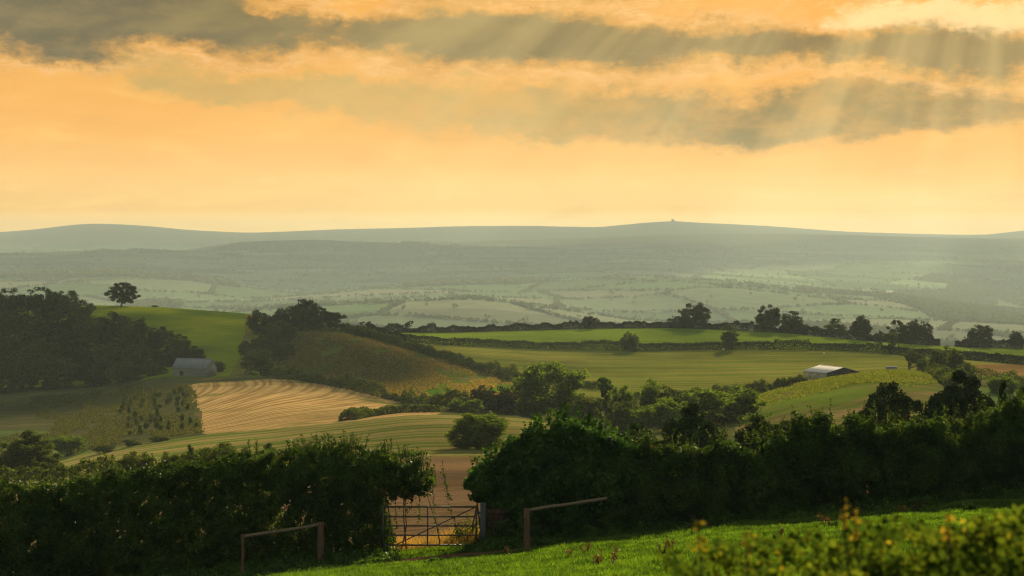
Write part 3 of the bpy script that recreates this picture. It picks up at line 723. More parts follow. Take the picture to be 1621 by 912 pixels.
field_hedge([(1470,650),(1540,655),(1600,655),(1700,660)], 3.4, 6, 'dark hedge under the orange strip at the right', 'olive', seed=21, bumps=.4)
field_hedge([(1480,640),(1500,600),(1530,570),(1545,540)], 3.0, 5, 'hedge on the right flank of the sunlit mound', 'olive', seed=22, bumps=.5)
field_hedge([(560,333),(610,331),(640,331),(668,334)], .8, 1.6, 'low weedy verge between the ploughed field and the striped field', 'mid', leaf=.2, dens=110, seed=23)
field_hedge([(-200,300),(0,296),(100,292),(200,285),(330,290)], 2.2, 3, 'low hazy hedge at the bottom of the striped field, behind the left hedge', 'olive', leaf=.3, dens=80, seed=24, bumps=.6)

# ------------------------------------------------------------------ standing crops and rough growth that catch the light
def tufts(name, us, ds, mat, h, per=4, w=.18, seed=1, lean=.35, Z=None, zfun=None):
    """upright blades: name, columns, depths"""
    rg = np.random.default_rng(seed); n = len(us); k = np.repeat(np.arange(n), per); m_ = len(k)
    X = (us-CX)/F*ds; Y = ds
    z = (zfun(X, Y) if zfun else gz(us, ds))
    B = np.stack([X, Y, z], 1)[k] + np.c_[rg.normal(size=(m_, 2))*w*1.2, np.zeros(m_)]
    a = rg.uniform(0, 6.28, m_); hh = (h if np.ndim(h) else np.full(n, h))[k]*rg.uniform(.55, 1.25, m_)
    side = np.c_[np.cos(a), np.sin(a), 0*a]*(w*.5*rg.uniform(.6, 1.3, m_))[:, None]
    tip = np.c_[rg.normal(size=(m_, 2))*(hh*lean)[:, None], hh]
    V = np.stack([B-side, B+side, B+tip*.6+side*.5, B+tip], 1).reshape(-1, 3)
    o = link(name, mesh_data(name, V, np.arange(4*m_).reshape(m_, 4), mat)); tag(o, kind='stuff'); return o
rg = np.random.default_rng(8)
def scatter(n, poly, lo, hi, u0, u1, keep=None):
    u = rg.uniform(u0, u1, n); d = rg.uniform(lo, hi, n); ok = inpoly(u, d, poly)
    u, d = u[ok], d[ok]
    if keep is not None:
        q = keep(u, d); u, d = u[q], d[q]
    return u, d
u, d = scatter(60000, rough, 600, 1000, 410, 840, lambda u, d: fbm(u*.03, d*.03, 51) > .42)
tufts('rough_growth', u, d, M_LEAF['bracken'], .55, 3, .5, 21)
u, d = scatter(60000, [(1190,560),(1200,620),(1260,640),(1330,655),(1420,655),(1480,640),(1500,610),(1440,560),(1350,585),(1280,560)], 540, 660, 1180, 1510, lambda u, d: rg.uniform(size=len(u)) < np.clip((d-560)/70, .05, 1)*np.clip((fbm(u*.04, d*.04, 57)-.33)*4, .1, 1))
tufts('standing_crop', u, d, M_LEAF['crop'], .55, 3, .35, 22)
u, d = scatter(14000, gs, 540, 800, 610, 860, lambda u, d: fbm(u*.02, d*.02, 53) > .52)
tufts('crop_sprouts', u, d, M_LEAF['crop'], .4, 3, .5, 23)
u, d = scatter(24000, [(-100,490),(320,490),(310,640),(290,720),(-100,720)], 490, 720, -100, 320, lambda u, d: fbm(u*.03, d*.02, 55) > .5)
tufts('rough_grass', u, d, M_LEAF['drygrass'], .6, 4, .35, 24)
u = rg.uniform(1225, 1430, 1600); d = 655 + 18*np.clip((u-1225)/120, 0, 1) + rg.uniform(-3, 3, 1600)
tufts('dry_weeds', u, d, M_LEAF['bracken'], 1.1, 4, .3, 25)

# ------------------------------------------------------------------ barns, trailer, bales, sheep, tor, birds
M_BOARD = plain_mat('weathered_boards', (.13,.122,.105), (.25,.235,.205), 2.0, stretch=(.15,1,6), bump=.5)
M_TIN = plain_mat('grey_tin', (.12,.13,.145), (.20,.21,.225), 1.2, rough=.75, stretch=(6,.3,.3))
M_PALETIN = plain_mat('pale_roof', (.52,.49,.45), (.66,.62,.57), .8, rough=.8, stretch=(4,.3,.3))
M_PALEBOARD = plain_mat('pale_panel', (.28,.25,.19), (.40,.36,.27), 1.5, rough=.7)
M_DARKBOARD = plain_mat('dark_boards', (.035,.03,.028), (.07,.06,.05), 2.0, stretch=(5,5,.3))
M_DARK = plain_mat('dark_opening', (.01,.01,.01), (.02,.02,.018), 2)
M_WHITE = plain_mat('white_wrap', (.6,.58,.54), (.75,.73,.68), 3)

def corrugated(pts4, nu, amp, th):
    """corrugated sheet between eave line a-b and ridge line d-c; ribs run from eave to ridge"""
    a, b, c, d = [np.array(p, float) for p in pts4]
    nrm = np.cross(b-a, d-a); nrm /= np.linalg.norm(nrm)
    V = []; Fq = []
    for i in range(nu+1):
        t = i/nu; o = nrm*(amp if i % 2 else 0)
        V += [a+(b-a)*t+o, d+(c-d)*t+o, a+(b-a)*t+o-nrm*th, d+(c-d)*t+o-nrm*th]
    for i in range(nu):
        q = i*4
        Fq += [(q, q+4, q+5, q+1), (q+2, q+3, q+7, q+6), (q, q+2, q+6, q+4), (q+1, q+5, q+7, q+3)]
    Fq += [(0, 1, 3, 2), (nu*4, nu*4+2, nu*4+3, nu*4+1)]
    return V, Fq
def barn(name, label, loc, rz, Lx, Ly, eave, ridge, roofmat, mats, axis='x'):
    """ridge along local x; walls are four panels with real thickness"""
    r = empty(name, loc, rz); tag(r, label, 'barn')
    hx, hy = Lx/2, Ly/2; t = .15
    for sy, mt in ((-1, mats[0]), (1, mats[0])):
        b = MB(); b.box((-hx, sy*hy-t/2, -1.5), (hx, sy*hy+t/2, eave)); 
        for i in range(int(eave/.28)):                                   # overlapping boards
            z = .05+i*.28
            if z+.2 < eave: b.box((-hx+.02, sy*(hy+t/2)-.0, z), (hx-.02, sy*(hy+t/2+.03), z+.22)) if sy > 0 else b.box((-hx+.02, -(hy+t/2+.03), z), (hx-.02, -(hy+t/2), z+.22))
        b.build('wall', mt, r)
    for sx, mt in ((-1, mats[1]), (1, mats[1])):
        b = MB(); x0, x1 = sx*hx-t/2, sx*hx+t/2
        y = hy-t/2-.003
        V = [(x0,-y,-1.5),(x0,y,-1.5),(x0,y,eave),(x0,0,ridge-.05),(x0,-y,eave),(x1,-y,-1.5),(x1,y,-1.5),(x1,y,eave),(x1,0,ridge-.05),(x1,-y,eave)]
        b.add(V, [(0,1,2),(0,2,4),(2,3,4),(5,7,6),(5,9,7),(7,9,8),(0,5,6,1),(1,6,7,2),(2,7,8,3),(3,8,9,4),(4,9,5,0)])
        xs = x1 if sx > 0 else x0
        for i in range(int(Ly/.45)):                                     # upright boards
            yy = -hy+.1+i*.45
            top = eave+(ridge-eave)*(1-abs(yy+.2)/hy)-.15
            b.box((min(xs, xs+sx*.03), yy, .02), (max(xs, xs+sx*.03), yy+.38, top))
        b.build('gable', mt, r)
    ov = .35
    rs = (ridge-eave)/hy; ez = eave-ov*rs+.12
    for sy in (-1, 1):
        p = [(-hx-ov, sy*(hy+ov), ez), (hx+ov, sy*(hy+ov), ez), (hx+ov, sy*.0, ridge+.12), (-hx-ov, sy*.0, ridge+.12)]
        if sy > 0: p = [p[1], p[0], p[3], p[2]]
        V, Fq = corrugated(p, int(Lx/.25), .04, .06); b = MB(); b.add(V, Fq); b.build('roof', roofmat, r)
    b = MB(); b.tube([(-hx-ov, 0, ridge+.16), (hx+ov, 0, ridge+.16)], .12, 8); b.build('ridge_cap', roofmat, r)
    return r, hx, hy
p = W(306, 722)
bl, hx, hy = barn('wooden_barn', 'old grey timber barn with pitched tin roof at the foot of the left wood', (p[0], p[1]+3, p[2]+.15), math.radians(-24), 14.6, 6.5, 2.9, 6.0, M_TIN, (M_BOARD, M_BOARD))
b = MB(); b.box((-hx+3.2, -hy-.16, .1), (-hx+4.6, -hy-.115, 1.7)); b.build('doorway', M_DARK, bl)  # near-black panel on the wall paints the shade inside the open door
b = MB(); b.box((hx-.14, -hy-.16, 0), (hx+.02, -hy-.115, 2.9)); b.build('corner_board', M_BOARD, bl)
p = W(1306, 676)
zb = zpy(602.0, 676)
br, hx, hy = barn('field_barn', 'low barn with bright pale roof behind the sunlit mound on the right', ((1318-CX)/F*680, 682, zb), math.radians(115), 14.0, 13.7, 2.6, 4.3, M_PALETIN, (M_PALEBOARD, M_DARKBOARD))
for i in range(3):
    b = MB(); x = -hx+.5+i*(2*hx-.6)/3
    b.box((x, hy+.115, .05), (x+3.3, hy+.16, 2.2)); b.build('door_panel', M_PALEBOARD, br)
# trailer-like field shelter
p = W(1411, 664); zt = zpy(588.5, 690)
tr = empty('field_shelter', ((1411-CX)/F*690, 690, zt), math.radians(-12)); tag(tr, 'tiny pale-roofed shelter on wheels left of the wind-leaning tree', 'shelter')
b = MB(); b.box((-1.9,-.9,.5),(1.9,.9,1.5)); b.build('body', M_BOARD, tr)
V, Fq = corrugated([(-2.0,-1.05,1.5),(2.0,-1.05,1.5),(2.0,.95,1.85),(-2.0,.95,1.85)], 16, .03, .05); b = MB(); b.add(V, Fq); b.build('roof', M_TIN, tr)
for sx in (-1.2, 1.2):
    for sy in (-.95, .95):
        b = MB(); b.tube([(sx, sy-.08, .3),(sx, sy+.08, .3)], .3, 12); b.build('wheel', M_DARK, tr)
# round bales
def bale(u, d, r_, label, mat, rz):
    p = W(u, d); b = MB(); n = 20
    xs = [-.6, -.57, -.5, .5, .57, .6]; rr = [r_*.82, r_*.95, r_, r_, r_*.95, r_*.82]
    b.tube([(x, 0, 0) for x in xs], rr, n)
    o = b.build('round_bale', mat, None, True, (p[0], p[1], p[2]+r_*.97)); o.rotation_euler.z = rz
    tag(o, label, 'bale', 'round bales')
M_HAY = plain_mat('hay', (.30,.24,.12), (.45,.37,.2), 6, stretch=(1,5,5))
bale(999, 600, .8, 'pale wrapped bale in the valley between the slender tree and the joined trees', M_WHITE, .4)
bale(1557, 640, .85, 'round straw bale under the dark hedge at the right', M_HAY, 1.3)
# sheep
def sheep_mesh():
    b = MB()
    b.tube([(-.55,0,.62),(-.45,0,.64),(-.2,0,.66),(.2,0,.66),(.42,0,.68),(.52,0,.70)], [.10,.24,.29,.28,.22,.12], 10)
    b.tube([(.42,0,.74),(.6,0,.86),(.72,0,.84),(.86,0,.72)], [.15,.13,.12,.05], 8)
    for x in (-.36, .34):
        for y in (-.14, .14): b.tube([(x,y,.55),(x+.02,y,.28),(x,y,0)], [.08,.05,.04], 6)
    b.tube([(-.55,0,.66),(-.62,0,.45)], [.05,.03], 5)
    for s in (-1, 1): b.tube([(.6,s*.1,.88),(.58,s*.24,.86)], [.05,.02], 5)
    return b.data('sheep', M_WHITE, True)
sm = sheep_mesh()
for u, py, rz, lb in ((1145, 555, .3, 'tiny white sheep under the dark hedge below the small open-crowned tree'), (1305, 561, 2.6, 'tiny white sheep in the big green field above the pale barn'), (1533, 556, 1.2, 'tiny white sheep on the ridge field below the isolated oak')):
    p = W(u, hit(u, py, 700)); o = link('sheep', sm, None, tuple(p)); o.rotation_euler.z = rz; o.scale = (.8,)*3; tag(o, lb, 'sheep', 'sheep in the ridge fields')
# granite tor on the moor
M_ROCK = plain_mat('granite', (.06,.058,.05), (.12,.115,.10), .3)
rg = np.random.default_rng(4)
p = W(1065, float(FD(9480))); b = MB()
for i in range(9):
    x = rg.uniform(-11, 11); w_ = rg.uniform(3, 7); z0 = 0
    for j in range(3 if abs(x) < 6 else 1):
        hh = rg.uniform(2.5, 4.5); b.box((x-w_/2, -3+rg.uniform(-1,1), z0-1), (x+w_/2, 3, z0+hh)); z0 += hh; w_ *= .75; x += rg.uniform(-.6, .6)
o = b.build('rock_outcrop', M_ROCK, None, False, tuple(p)); o.scale = (2.0,)*3; tag(o, 'tiny rocky tor on the highest point of the far moor', 'rocks')
# birds
def bird_mesh():
    b = MB()
    b.tube([(0,-.2,0),(0,-.1,.01),(0,.05,.01),(0,.14,.0),(0,.2,.0)], [.015,.045,.05,.03,.005], 7)
    for s in (-1, 1):
        b.add([(s*.02,.07,.02),(s*.02,-.07,.02),(s*.2,-.03,.10),(s*.2,.08,.10),(s*.42,-.06,.04),(s*.02,.07,.005),(s*.02,-.07,.005),(s*.2,-.03,.085),(s*.2,.08,.085)],
              [(0,1,2,3),(3,2,4),(5,8,7,6),(8,4,7),(0,3,8,5),(1,6,7,2)])
    b.add([(-.03,-.18,0),(.03,-.18,0),(.06,-.32,0),(-.06,-.32,0),(-.03,-.18,.01),(.03,-.18,.01),(.06,-.32,.01),(-.06,-.32,.01)], [(0,1,2,3),(4,7,6,5),(0,4,5,1),(2,6,7,3)])
    return b.data('bird', M_DARK)
bm_ = bird_mesh()
for i, (u, py, lb) in enumerate([(985,407,'dark bird over the far slope, highest one in the middle'),(988,447,'dark bird directly below the highest middle one'),(1147,420,'dark bird above the long far tree row'),(1272,475,'dark bird above the slim feathery ridge tree'),(1455,456,'dark bird above the ridge clump of three trees'),(580,468,'dark bird above the small thorn trees'),(858,511,'dark bird low over the ridge hedge, left of the small round tree'),(1587,534,'dark bird by the isolated oak near the right edge')]):
    d = 420.0; o = link('bird', bm_, None, ((u-CX)/F*d, d, zpy(py, d))); o.rotation_euler = (0, .3*math.sin(i*2.1), i*1.3); o.scale = (1.0,)*3
    tag(o, lb, 'bird', 'birds over the valley')

# ------------------------------------------------------------------ near pasture
xs = np.arange(-46, 46.01, .4); ys = np.arange(-14, 66.01, .4)
gx, gy = np.meshgrid(xs, ys); zz = pasture_z(gx, gy)
nx = len(xs); rr, cc = np.meshgrid(np.arange(len(ys)-1), np.arange(nx-1), indexing='ij')
q = np.stack([rr*nx+cc, rr*nx+cc+1, (rr+1)*nx+cc+1, (rr+1)*nx+cc], -1).reshape(-1, 4)
m, nt, out = newmat('turf'); L = nt.links.new
g = N(nt, 'ShaderNodeNewGeometry')
n1 = N(nt, 'ShaderNodeTexNoise', i_Scale=1.1, i_Detail=5.0, i_Roughness=.7); L(g.outputs['Position'], n1.inputs['Vector'])
n2 = N(nt, 'ShaderNodeTexNoise', i_Scale=14.0, i_Detail=4.0); L(g.outputs['Position'], n2.inputs['Vector'])
c = mixc(nt, n1.outputs['Fac'], (.03,.075,.010), (.06,.125,.014)); c = mixc(nt, 1.0, c, mixc(nt, n2.outputs['Fac'], (.5,.5,.5), (1.5,1.5,1.4)), 'MULTIPLY')
d_ = N(nt, 'ShaderNodeBsdfDiffuse'); L(c, d_.inputs['Color'])
bp = N(nt, 'ShaderNodeBump', i_Strength=.8, i_Distance=.06); L(n2.outputs['Fac'], bp.inputs['Height']); L(bp.outputs[0], d_.inputs['Normal'])
L(d_.outputs[0], out.inputs['Surface'])
o = link('pasture', mesh_data('pasture', np.stack([gx.ravel(), gy.ravel(), zz.ravel()], 1), q, m, True)); tag(o, kind='structure')
def pz(X, Y): return pasture_z(X, Y)
def PW(u, py):
    """point of the pasture seen at (u, py)"""
    ds = np.linspace(8, 66, 1200); X = (u-CX)/F*ds; p = YH-pz(X, ds)*F/ds
    k = int(np.argmin(np.abs(p-py))); return np.array([X[k], ds[k], float(pz(X[k], ds[k]))])

# bare earth worn in front of the gate
M_EARTH = plain_mat('red_earth', (.055,.03,.018), (.10,.055,.032), 3, bump=.8)
gx, gy = np.meshgrid(np.linspace(-6.0, 1.4, 90), np.linspace(55.5, 64.5, 70))
inside = np.hypot((gx+2.0)/3.4, (gy-60.2-.30*(gx+2.0))/1.9) + .55*(fbm(gx*1.1, gy*1.1, 8)-.5) < 1
zz = pz(gx, gy) + .012
rr, cc = np.nonzero(inside[:-1, :-1] & inside[1:, 1:] & inside[1:, :-1] & inside[:-1, 1:]); nx = gx.shape[1]
q = np.stack([rr*nx+cc, rr*nx+cc+1, (rr+1)*nx+cc+1, (rr+1)*nx+cc], 1); ids, inv = np.unique(q.ravel(), return_inverse=True)
V = np.stack([gx.ravel()[ids], gy.ravel()[ids], zz.ravel()[ids]], 1)
o = link('earth_path', mesh_data('earth_path', V, inv.reshape(q.shape), M_EARTH, True)); tag(o, kind='structure')

# grass blades
rg = np.random.default_rng(31)
n = 95000
d = 63.5 - 40*rg.uniform(0, 1, n)**1.15; u = rg.uniform(430, 1760, n)
X = (u-CX)/F*d
py = YH - pz(X, d)*F/d
keep = (py < 945) & (d < 63.2) & (np.hypot((X+2.0)/3.4, (d-60.2-.30*(X+2.0))/1.9) > .95)
u, d, X = u[keep], d[keep], X[keep]
hgt = (.05 + .13*fbm(X*.7, d*.7, 3)**2*2)*np.clip(.35+np.hypot(X+2, d-59)/9, .35, 1)
tufts('grass', u, d, M_LEAF['grass'], hgt, 5, .055, 33, lean=.45, zfun=pz)

# ------------------------------------------------------------------ the near hedges
def poly_dist(u, y, poly):
    P_ = np.array(poly, float); a = P_; b = np.roll(P_, -1, 0); best = np.full(u.shape, 1e9)
    for i in range(len(P_)):
        ab = b[i]-a[i]; t = np.clip(((u-a[i, 0])*ab[0]+(y-a[i, 1])*ab[1])/(ab@ab), 0, 1)
        best = np.minimum(best, np.hypot(u-a[i, 0]-t*ab[0], y-a[i, 1]-t*ab[1]))
    return best
def near_foliage(poly, d0, depth, ncl, per, leaf, seed, crad=(.16, .34), inner=.25, erode=.8):
    """a thick rounded hedge body whose outline at depth d0 is poly; returns leaf centres"""
    rg = np.random.default_rng(seed); P_ = np.array(poly, float); s = F/d0
    u0, u1 = P_[:, 0].min(), P_[:, 0].max(); y0, y1 = P_[:, 1].min(), P_[:, 1].max()
    U = rg.uniform(u0, u1, ncl*4); Y = rg.uniform(y0, y1, ncl*4); ok = inpoly(U, Y, poly); U, Y = U[ok][:ncl], Y[ok][:ncl]
    dist = poly_dist(U, Y, poly)/s
    keep = dist > erode*np.clip(fbm(U*.03, Y*.03, seed+7, 3)-.36, 0, 1)*2; U, Y, dist = U[keep], Y[keep], dist[keep]
    th = np.minimum(depth, .22 + np.sqrt(np.maximum(dist, 0))*.95)
    x = (U-CX)/s; z = -(Y-YH)/s
    lump = .55*(fbm(x*1.0+seed, z*1.0, seed+2, 3)-.5)*2
    sgn = np.where(rg.uniform(size=len(U)) < .66, -1, 1)
    r = np.where(rg.uniform(size=len(U)) < inner, rg.uniform(0, .8, len(U)), rg.uniform(.82, 1.05, len(U)))
    yy = d0 + .6*(depth-1) + sgn*th*r*(1+.45*lump)
    # top of the hedge rolls back: keep real height, not the view line
    C = np.stack([x, yy, z], 1)
    rad = rg.uniform(crad[0], crad[1], len(C))*np.clip(.45+dist*.8, .45, 1)
    ni = int(ncl*4.5); j = rg.integers(0, len(U), ni); rr_ = rg.uniform(-.62, .62, ni)
    core = np.stack([x[j]+rg.normal(0, .05, ni), d0+.6*(depth-1)+th[j]*rr_, z[j]+rg.normal(0, .05, ni)], 1)[dist[j] > .18]
    return clusters(C, rad, per, rg, .8), C, core
def shoots(us, tops, d0, leaf, rg, hgt=(.25, .6), nleaf=12, dy=.8):
    """upright leafy shoots that break the top line"""
    out_ = []; st = MB()
    for u, t in zip(us, tops):
        h = rg.uniform(*hgt); y = d0 + rg.uniform(-.2, dy); x = (u-CX)/F*d0; z = -(t-YH)*d0/F - .15
        lx, ly = rg.normal(0, .12, 2)
        k = rg.uniform(0, 1, nleaf)
        out_.append(np.stack([x+lx*k+rg.normal(0, .03, nleaf), y+ly*k+rg.normal(0, .03, nleaf), z+(h+.15)*k], 1))
        st.tube([(x, y, z-.3), (x+lx*.5, y+ly*.5, z+h*.5), (x+lx, y+ly, z+h+.13)], [.010, .007, .003], 4, False)
    return np.concatenate(out_), st
def stems(C, base, rg, n, zoff=0, r=.018):
    b = MB()
    for i in rg.choice(len(C), n, replace=False):
        e = C[i]; bx = e[0]+rg.normal(0, .35); by = base[1]+rg.normal(0, .35); bz = float(pz(bx, min(by, 65.5)))-.1 + zoff
        b.tube([(bx, by, bz), (bx*.6+e[0]*.4+rg.normal(0, .1), by*.5+e[1]*.5, bz*.5+e[2]*.5), tuple(e)], [r*1.6, r, r*.35], 5, False)
    return b
M_TWIG = plain_mat('twigs', (.03,.024,.016), (.06,.048,.03), 12)

left_poly = [(-260,790),(-150,775),(0,762),(40,768),(100,755),(180,742),(240,737),(300,733),(350,722),(400,714),(450,709),(500,700),(560,702),(600,710),(640,720),(668,732),(686,748),(692,768),(684,784),(660,792),(640,789),(616,795),(612,812),(622,838),(632,866),(630,888),(560,905),(400,935),(300,960),(0,1000),(-260,1030)]
rg = np.random.default_rng(41)
hl = empty('field_hedge', ((300-CX)/F*64, 64.5, float(pz(-10.4, 64.5)))); tag(hl, 'dark overgrown hedge left of the gate, its end arching over the gate', 'hedge', 'near field hedges')
def child(name, V, Fq, mat, par):
    o = link(name, mesh_data(name, np.asarray(V)-np.array(par.location), Fq, mat), par); return o
def mbchild(name, b, mat, par):
    b.V = [tuple(np.array(v)-np.array(par.location)) for v in b.V]; return b.build(name, mat, par)
pts, C, core = near_foliage(left_poly, 64.0, 1.5, 6200, 34, .05, 43, erode=.3)
us = np.concatenate([rg.uniform(490, 690, 70), rg.uniform(-200, 490, 90)])
topl = np.interp(us, [-260,-150,0,40,100,180,240,300,350,400,450,500,560,600,640,668,690], [790,775,762,768,755,742,737,733,722,714,709,700,702,710,720,732,752])
sp, sst = shoots(us, topl+2, 64.2, .04, rg, (.12, .42), 15)
V, Fq = leaves(np.concatenate([pts, sp, core]), np.r_[np.full(len(pts)+len(sp), .042), np.full(len(core), .13)], rg); child('foliage', V, Fq, M_LEAF['hedge'], hl)
bs = stems(C, (0, 64.6), rg, 260); sst.V += bs.V; sst.F4 += [[i+sst.n for i in f] for f in bs.F4]; sst.n += bs.n
mbchild('branches', sst, M_TWIG, hl)
# hanging ivy strands beside and over the gate
for u, py0, py1, bend, nlf in ((664,780,826,.0,60),(684,768,842,.22,70),(700,738,790,.3,70),(626,790,835,.05,40),(641,788,812,.1,30),(705,765,835,.35,50),(652,786,806,0,26)):
    n = nlf; k = rg.uniform(0, 1, n)**.8; x0 = (u-CX)/F*63.9; z0 = -(py0-YH)*63.9/F; z1 = -(py1-YH)*63.9/F
    p = np.stack([x0 + bend*k**1.5*1.0 + rg.normal(0, .045, n), 63.9+rg.normal(0, .05, n)-.3*k, z0+(z1-z0)*k], 1)
    V, Fq = leaves(p, .042, rg); o = child('hanging_ivy', V, Fq, M_LEAF['hedge'], hl)
    b = MB(); b.tube([(x0, 63.9, z0+.2), (x0+bend*.3, 63.75, z0*.5+z1*.5), (x0+bend, 63.6, z1)], [.008, .006, .003], 4, False)
    st_ = mbchild('strand_stem', b, M_TWIG, hl)

hz_poly = [(737,768),(742,748),(756,735),(768,724),(790,716),(804,699),(826,692),(842,670),(866,668),(880,650),(897,653),(908,645),(924,662),(944,664),(958,686),(985,690),(1010,705),(1030,740),(1020,790),(980,830),(900,858),(800,868),(772,850),(770,815),(760,798),(744,788)]
rg = np.random.default_rng(51)
hz = empty('hazel_bush', ((880-CX)/F*65, 65.3, float(pz(1.4, 65)))); tag(hz, 'tall broad-leaved bush right of the gate, rising above the right hedge', 'bush')
pts, C, core = near_foliage(hz_poly, 64.6, 1.7, 2900, 26, .065, 53, (.2, .42), erode=.4)
us = rg.uniform(750, 1000, 70); topz = np.interp(us, [742,770,830,895,940,1000], [748,721,682,648,668,698])
sp, sst = shoots(us, topz+8, 65.2, .06, rg, (.08, .45), 16, .9)
V, Fq = leaves(np.concatenate([pts, sp, core]), np.r_[np.full(len(pts)+len(sp), .072), np.full(len(core), .13)], rg, .68); child('foliage', V, Fq, M_LEAF['hazel'], hz)
bs = stems(C, (0, 65.3), rg, 120, 0, .025); sst.V += bs.V; sst.F4 += [[i+sst.n for i in f] for f in bs.F4]; sst.n += bs.n
mbchild('branches', sst, M_TWIG, hz)

rt_poly = [(960,720),(1000,700),(1028,690),(1055,706),(1090,689),(1125,704),(1160,690),(1188,698),(1212,680),(1238,684),(1262,655),(1285,669),(1302,646),(1326,661),(1348,645),(1380,663),(1420,651),(1452,668),(1490,657),(1530,668),(1562,650),(1590,642),(1621,622),(1700,592),(1860,555),(1860,790),(1621,800),(1400,822),(1100,850),(960,868),(900,866),(920,780)]
rg = np.random.default_rng(61)
hr = empty('field_hedge', ((1300-CX)/F*65, 65.0, float(pz(10, 65)))); tag(hr, 'long dark bramble-covered hedge on the right above the grass slope', 'hedge', 'near field hedges')
pts, C, core = near_foliage(rt_poly, 64.6, 1.6, 7800, 32, .05, 63, erode=.85)
us = rg.uniform(1000, 1800, 170); topr = np.interp(us, [960,1000,1060,1160,1240,1300,1340,1380,1470,1530,1590,1621,1700,1860], [720,700,703,697,676,658,655,660,664,664,642,622,592,555])
sp, sst = shoots(us, topr+8, 65.4, .04, rg, (.10, .8), 22, 1.0)
V, Fq = leaves(np.concatenate([pts, sp, core]), np.r_[np.full(len(pts)+len(sp), .044), np.full(len(core), .13)], rg); child('foliage', V, Fq, M_LEAF['hedge'], hr)
bs = stems(C, (0, 65.2), rg, 260); sst.V += bs.V; sst.F4 += [[i+sst.n for i in f] for f in bs.F4]; sst.n += bs.n
mbchild('branches', sst, M_TWIG, hr)
# dry grass heads on the hedge top at the right
uu = np.r_[rg.uniform(1390, 1560, 45), rg.uniform(1040, 1390, 12)]
zt = -(np.interp(uu, [1000,1240,1300,1470,1560], [704,678,660,668,662])-YH)*65.3/F
n = len(uu); V = []
for i in range(n):
    x = (uu[i]-CX)/F*65.3; y = 65.3+rg.uniform(-.4, .8); z = zt[i]-.15; h = rg.uniform(.2, .45); lx = rg.normal(0, .12)
    V += [(x-.006, y, z), (x+.006, y, z), (x+lx+.012, y, z+h*.8), (x+lx*1.3, y, z+h)]
tag(child('dry_grass', np.array(V), np.arange(4*n).reshape(n, 4), M_LEAF['drygrass'], hr), kind='stuff')

# rank growth along the foot of the hedges
def skirt(name, u0, u1, dlo, dhi, n, per, mat, seed, h=(.15, .5), leaf=.05):
    rg = np.random.default_rng(seed); u = rg.uniform(u0, u1, n); d = rg.uniform(dlo, dhi, n); x = (u-CX)/F*d
    hh = rg.uniform(*h, n)*(.5+fbm(x*.8, d*.8, seed)); k = rg.uniform(0.2, 1, n)
    fr = np.clip((d-dlo)/(dhi-dlo), .15, 1)
    C = np.stack([x, d, pz(x, d)+hh*k*fr], 1)
    p = clusters(C, rg.uniform(.1, .24, n), per, rg); p[:, 2] = np.maximum(p[:, 2], pz(p[:, 0], p[:, 1])+.01)
    V, Fq = leaves(p, leaf, rg); o = link(name, mesh_data(name, V, Fq, mat)); tag(o, kind='stuff'); return o
skirt('nettles', -150, 545, 55.5, 62.8, 1500, 18, M_LEAF['weed'], 71, (.2, .75))
skirt('nettles', 500, 632, 60.4, 63.0, 260, 18, M_LEAF['weed'], 72, (.1, .45))
skirt('undergrowth', 752, 850, 61.6, 63.3, 300, 18, M_LEAF['weed'], 73, (.12, .5))
skirt('undergrowth', 776, 842, 62.75, 63.2, 130, 20, M_LEAF['hedge'], 75, (.5, 1.35))
skirt('undergrowth', 840, 1760, 62.0, 63.6, 1500, 18, M_LEAF['weed'], 74, (.12, .55))

# sunlit straw-coloured grass and a bramble beyond the gate
rg = np.random.default_rng(81)
u = rg.uniform(600, 790, 3800); d = rg.uniform(64.6, 70, 3800)
tufts('tall_grass', u, d, M_LEAF['straw'], .62*(0.25+1.2*fbm((u)*.05, d*.6, 4)), 4, .035, 82, lean=.4)
u = rg.uniform(600, 790, 2200); d = rg.uniform(63.0, 64.6, 2200)
tufts('gateway_grass', u, d, M_LEAF['grass'], .22, 4, .03, 83, lean=.4, zfun=pz)
bb = empty('bramble_bush', ((742-CX)/F*65.6, 65.6, float(gz(742, 66)))); tag(bb, 'straggly bramble bush just beyond the hinge end of the gate', 'bush')
C = np.stack([(rg.uniform(705, 770, 130)-CX)/F*65.6, 65.6+rg.uniform(-.5, .6, 130), np.zeros(130)], 1)
C[:, 2] = gz(740, 66) + rg.uniform(0, 1, 130)**1.2*1.45*np.clip(1-np.abs(C[:, 0]+1.25)/1.2, .25, 1)
V, Fq = leaves(clusters(C, .17, 16, rg), .045, rg); child('foliage', V, Fq, M_LEAF['olive'], bb)
b = MB()
for i in range(26):
    e = C[rg.integers(130)]; b.tube([(bb.location.x+rg.normal(0, .3), 65.6, bb.location.z-.05), (e[0]*.5+bb.location.x*.5, e[1], e[2]*.6+bb.location.z*.4+.2), tuple(e)], [.012, .009, .004], 4, False)
mbchild('stem', b, M_TWIG, bb)

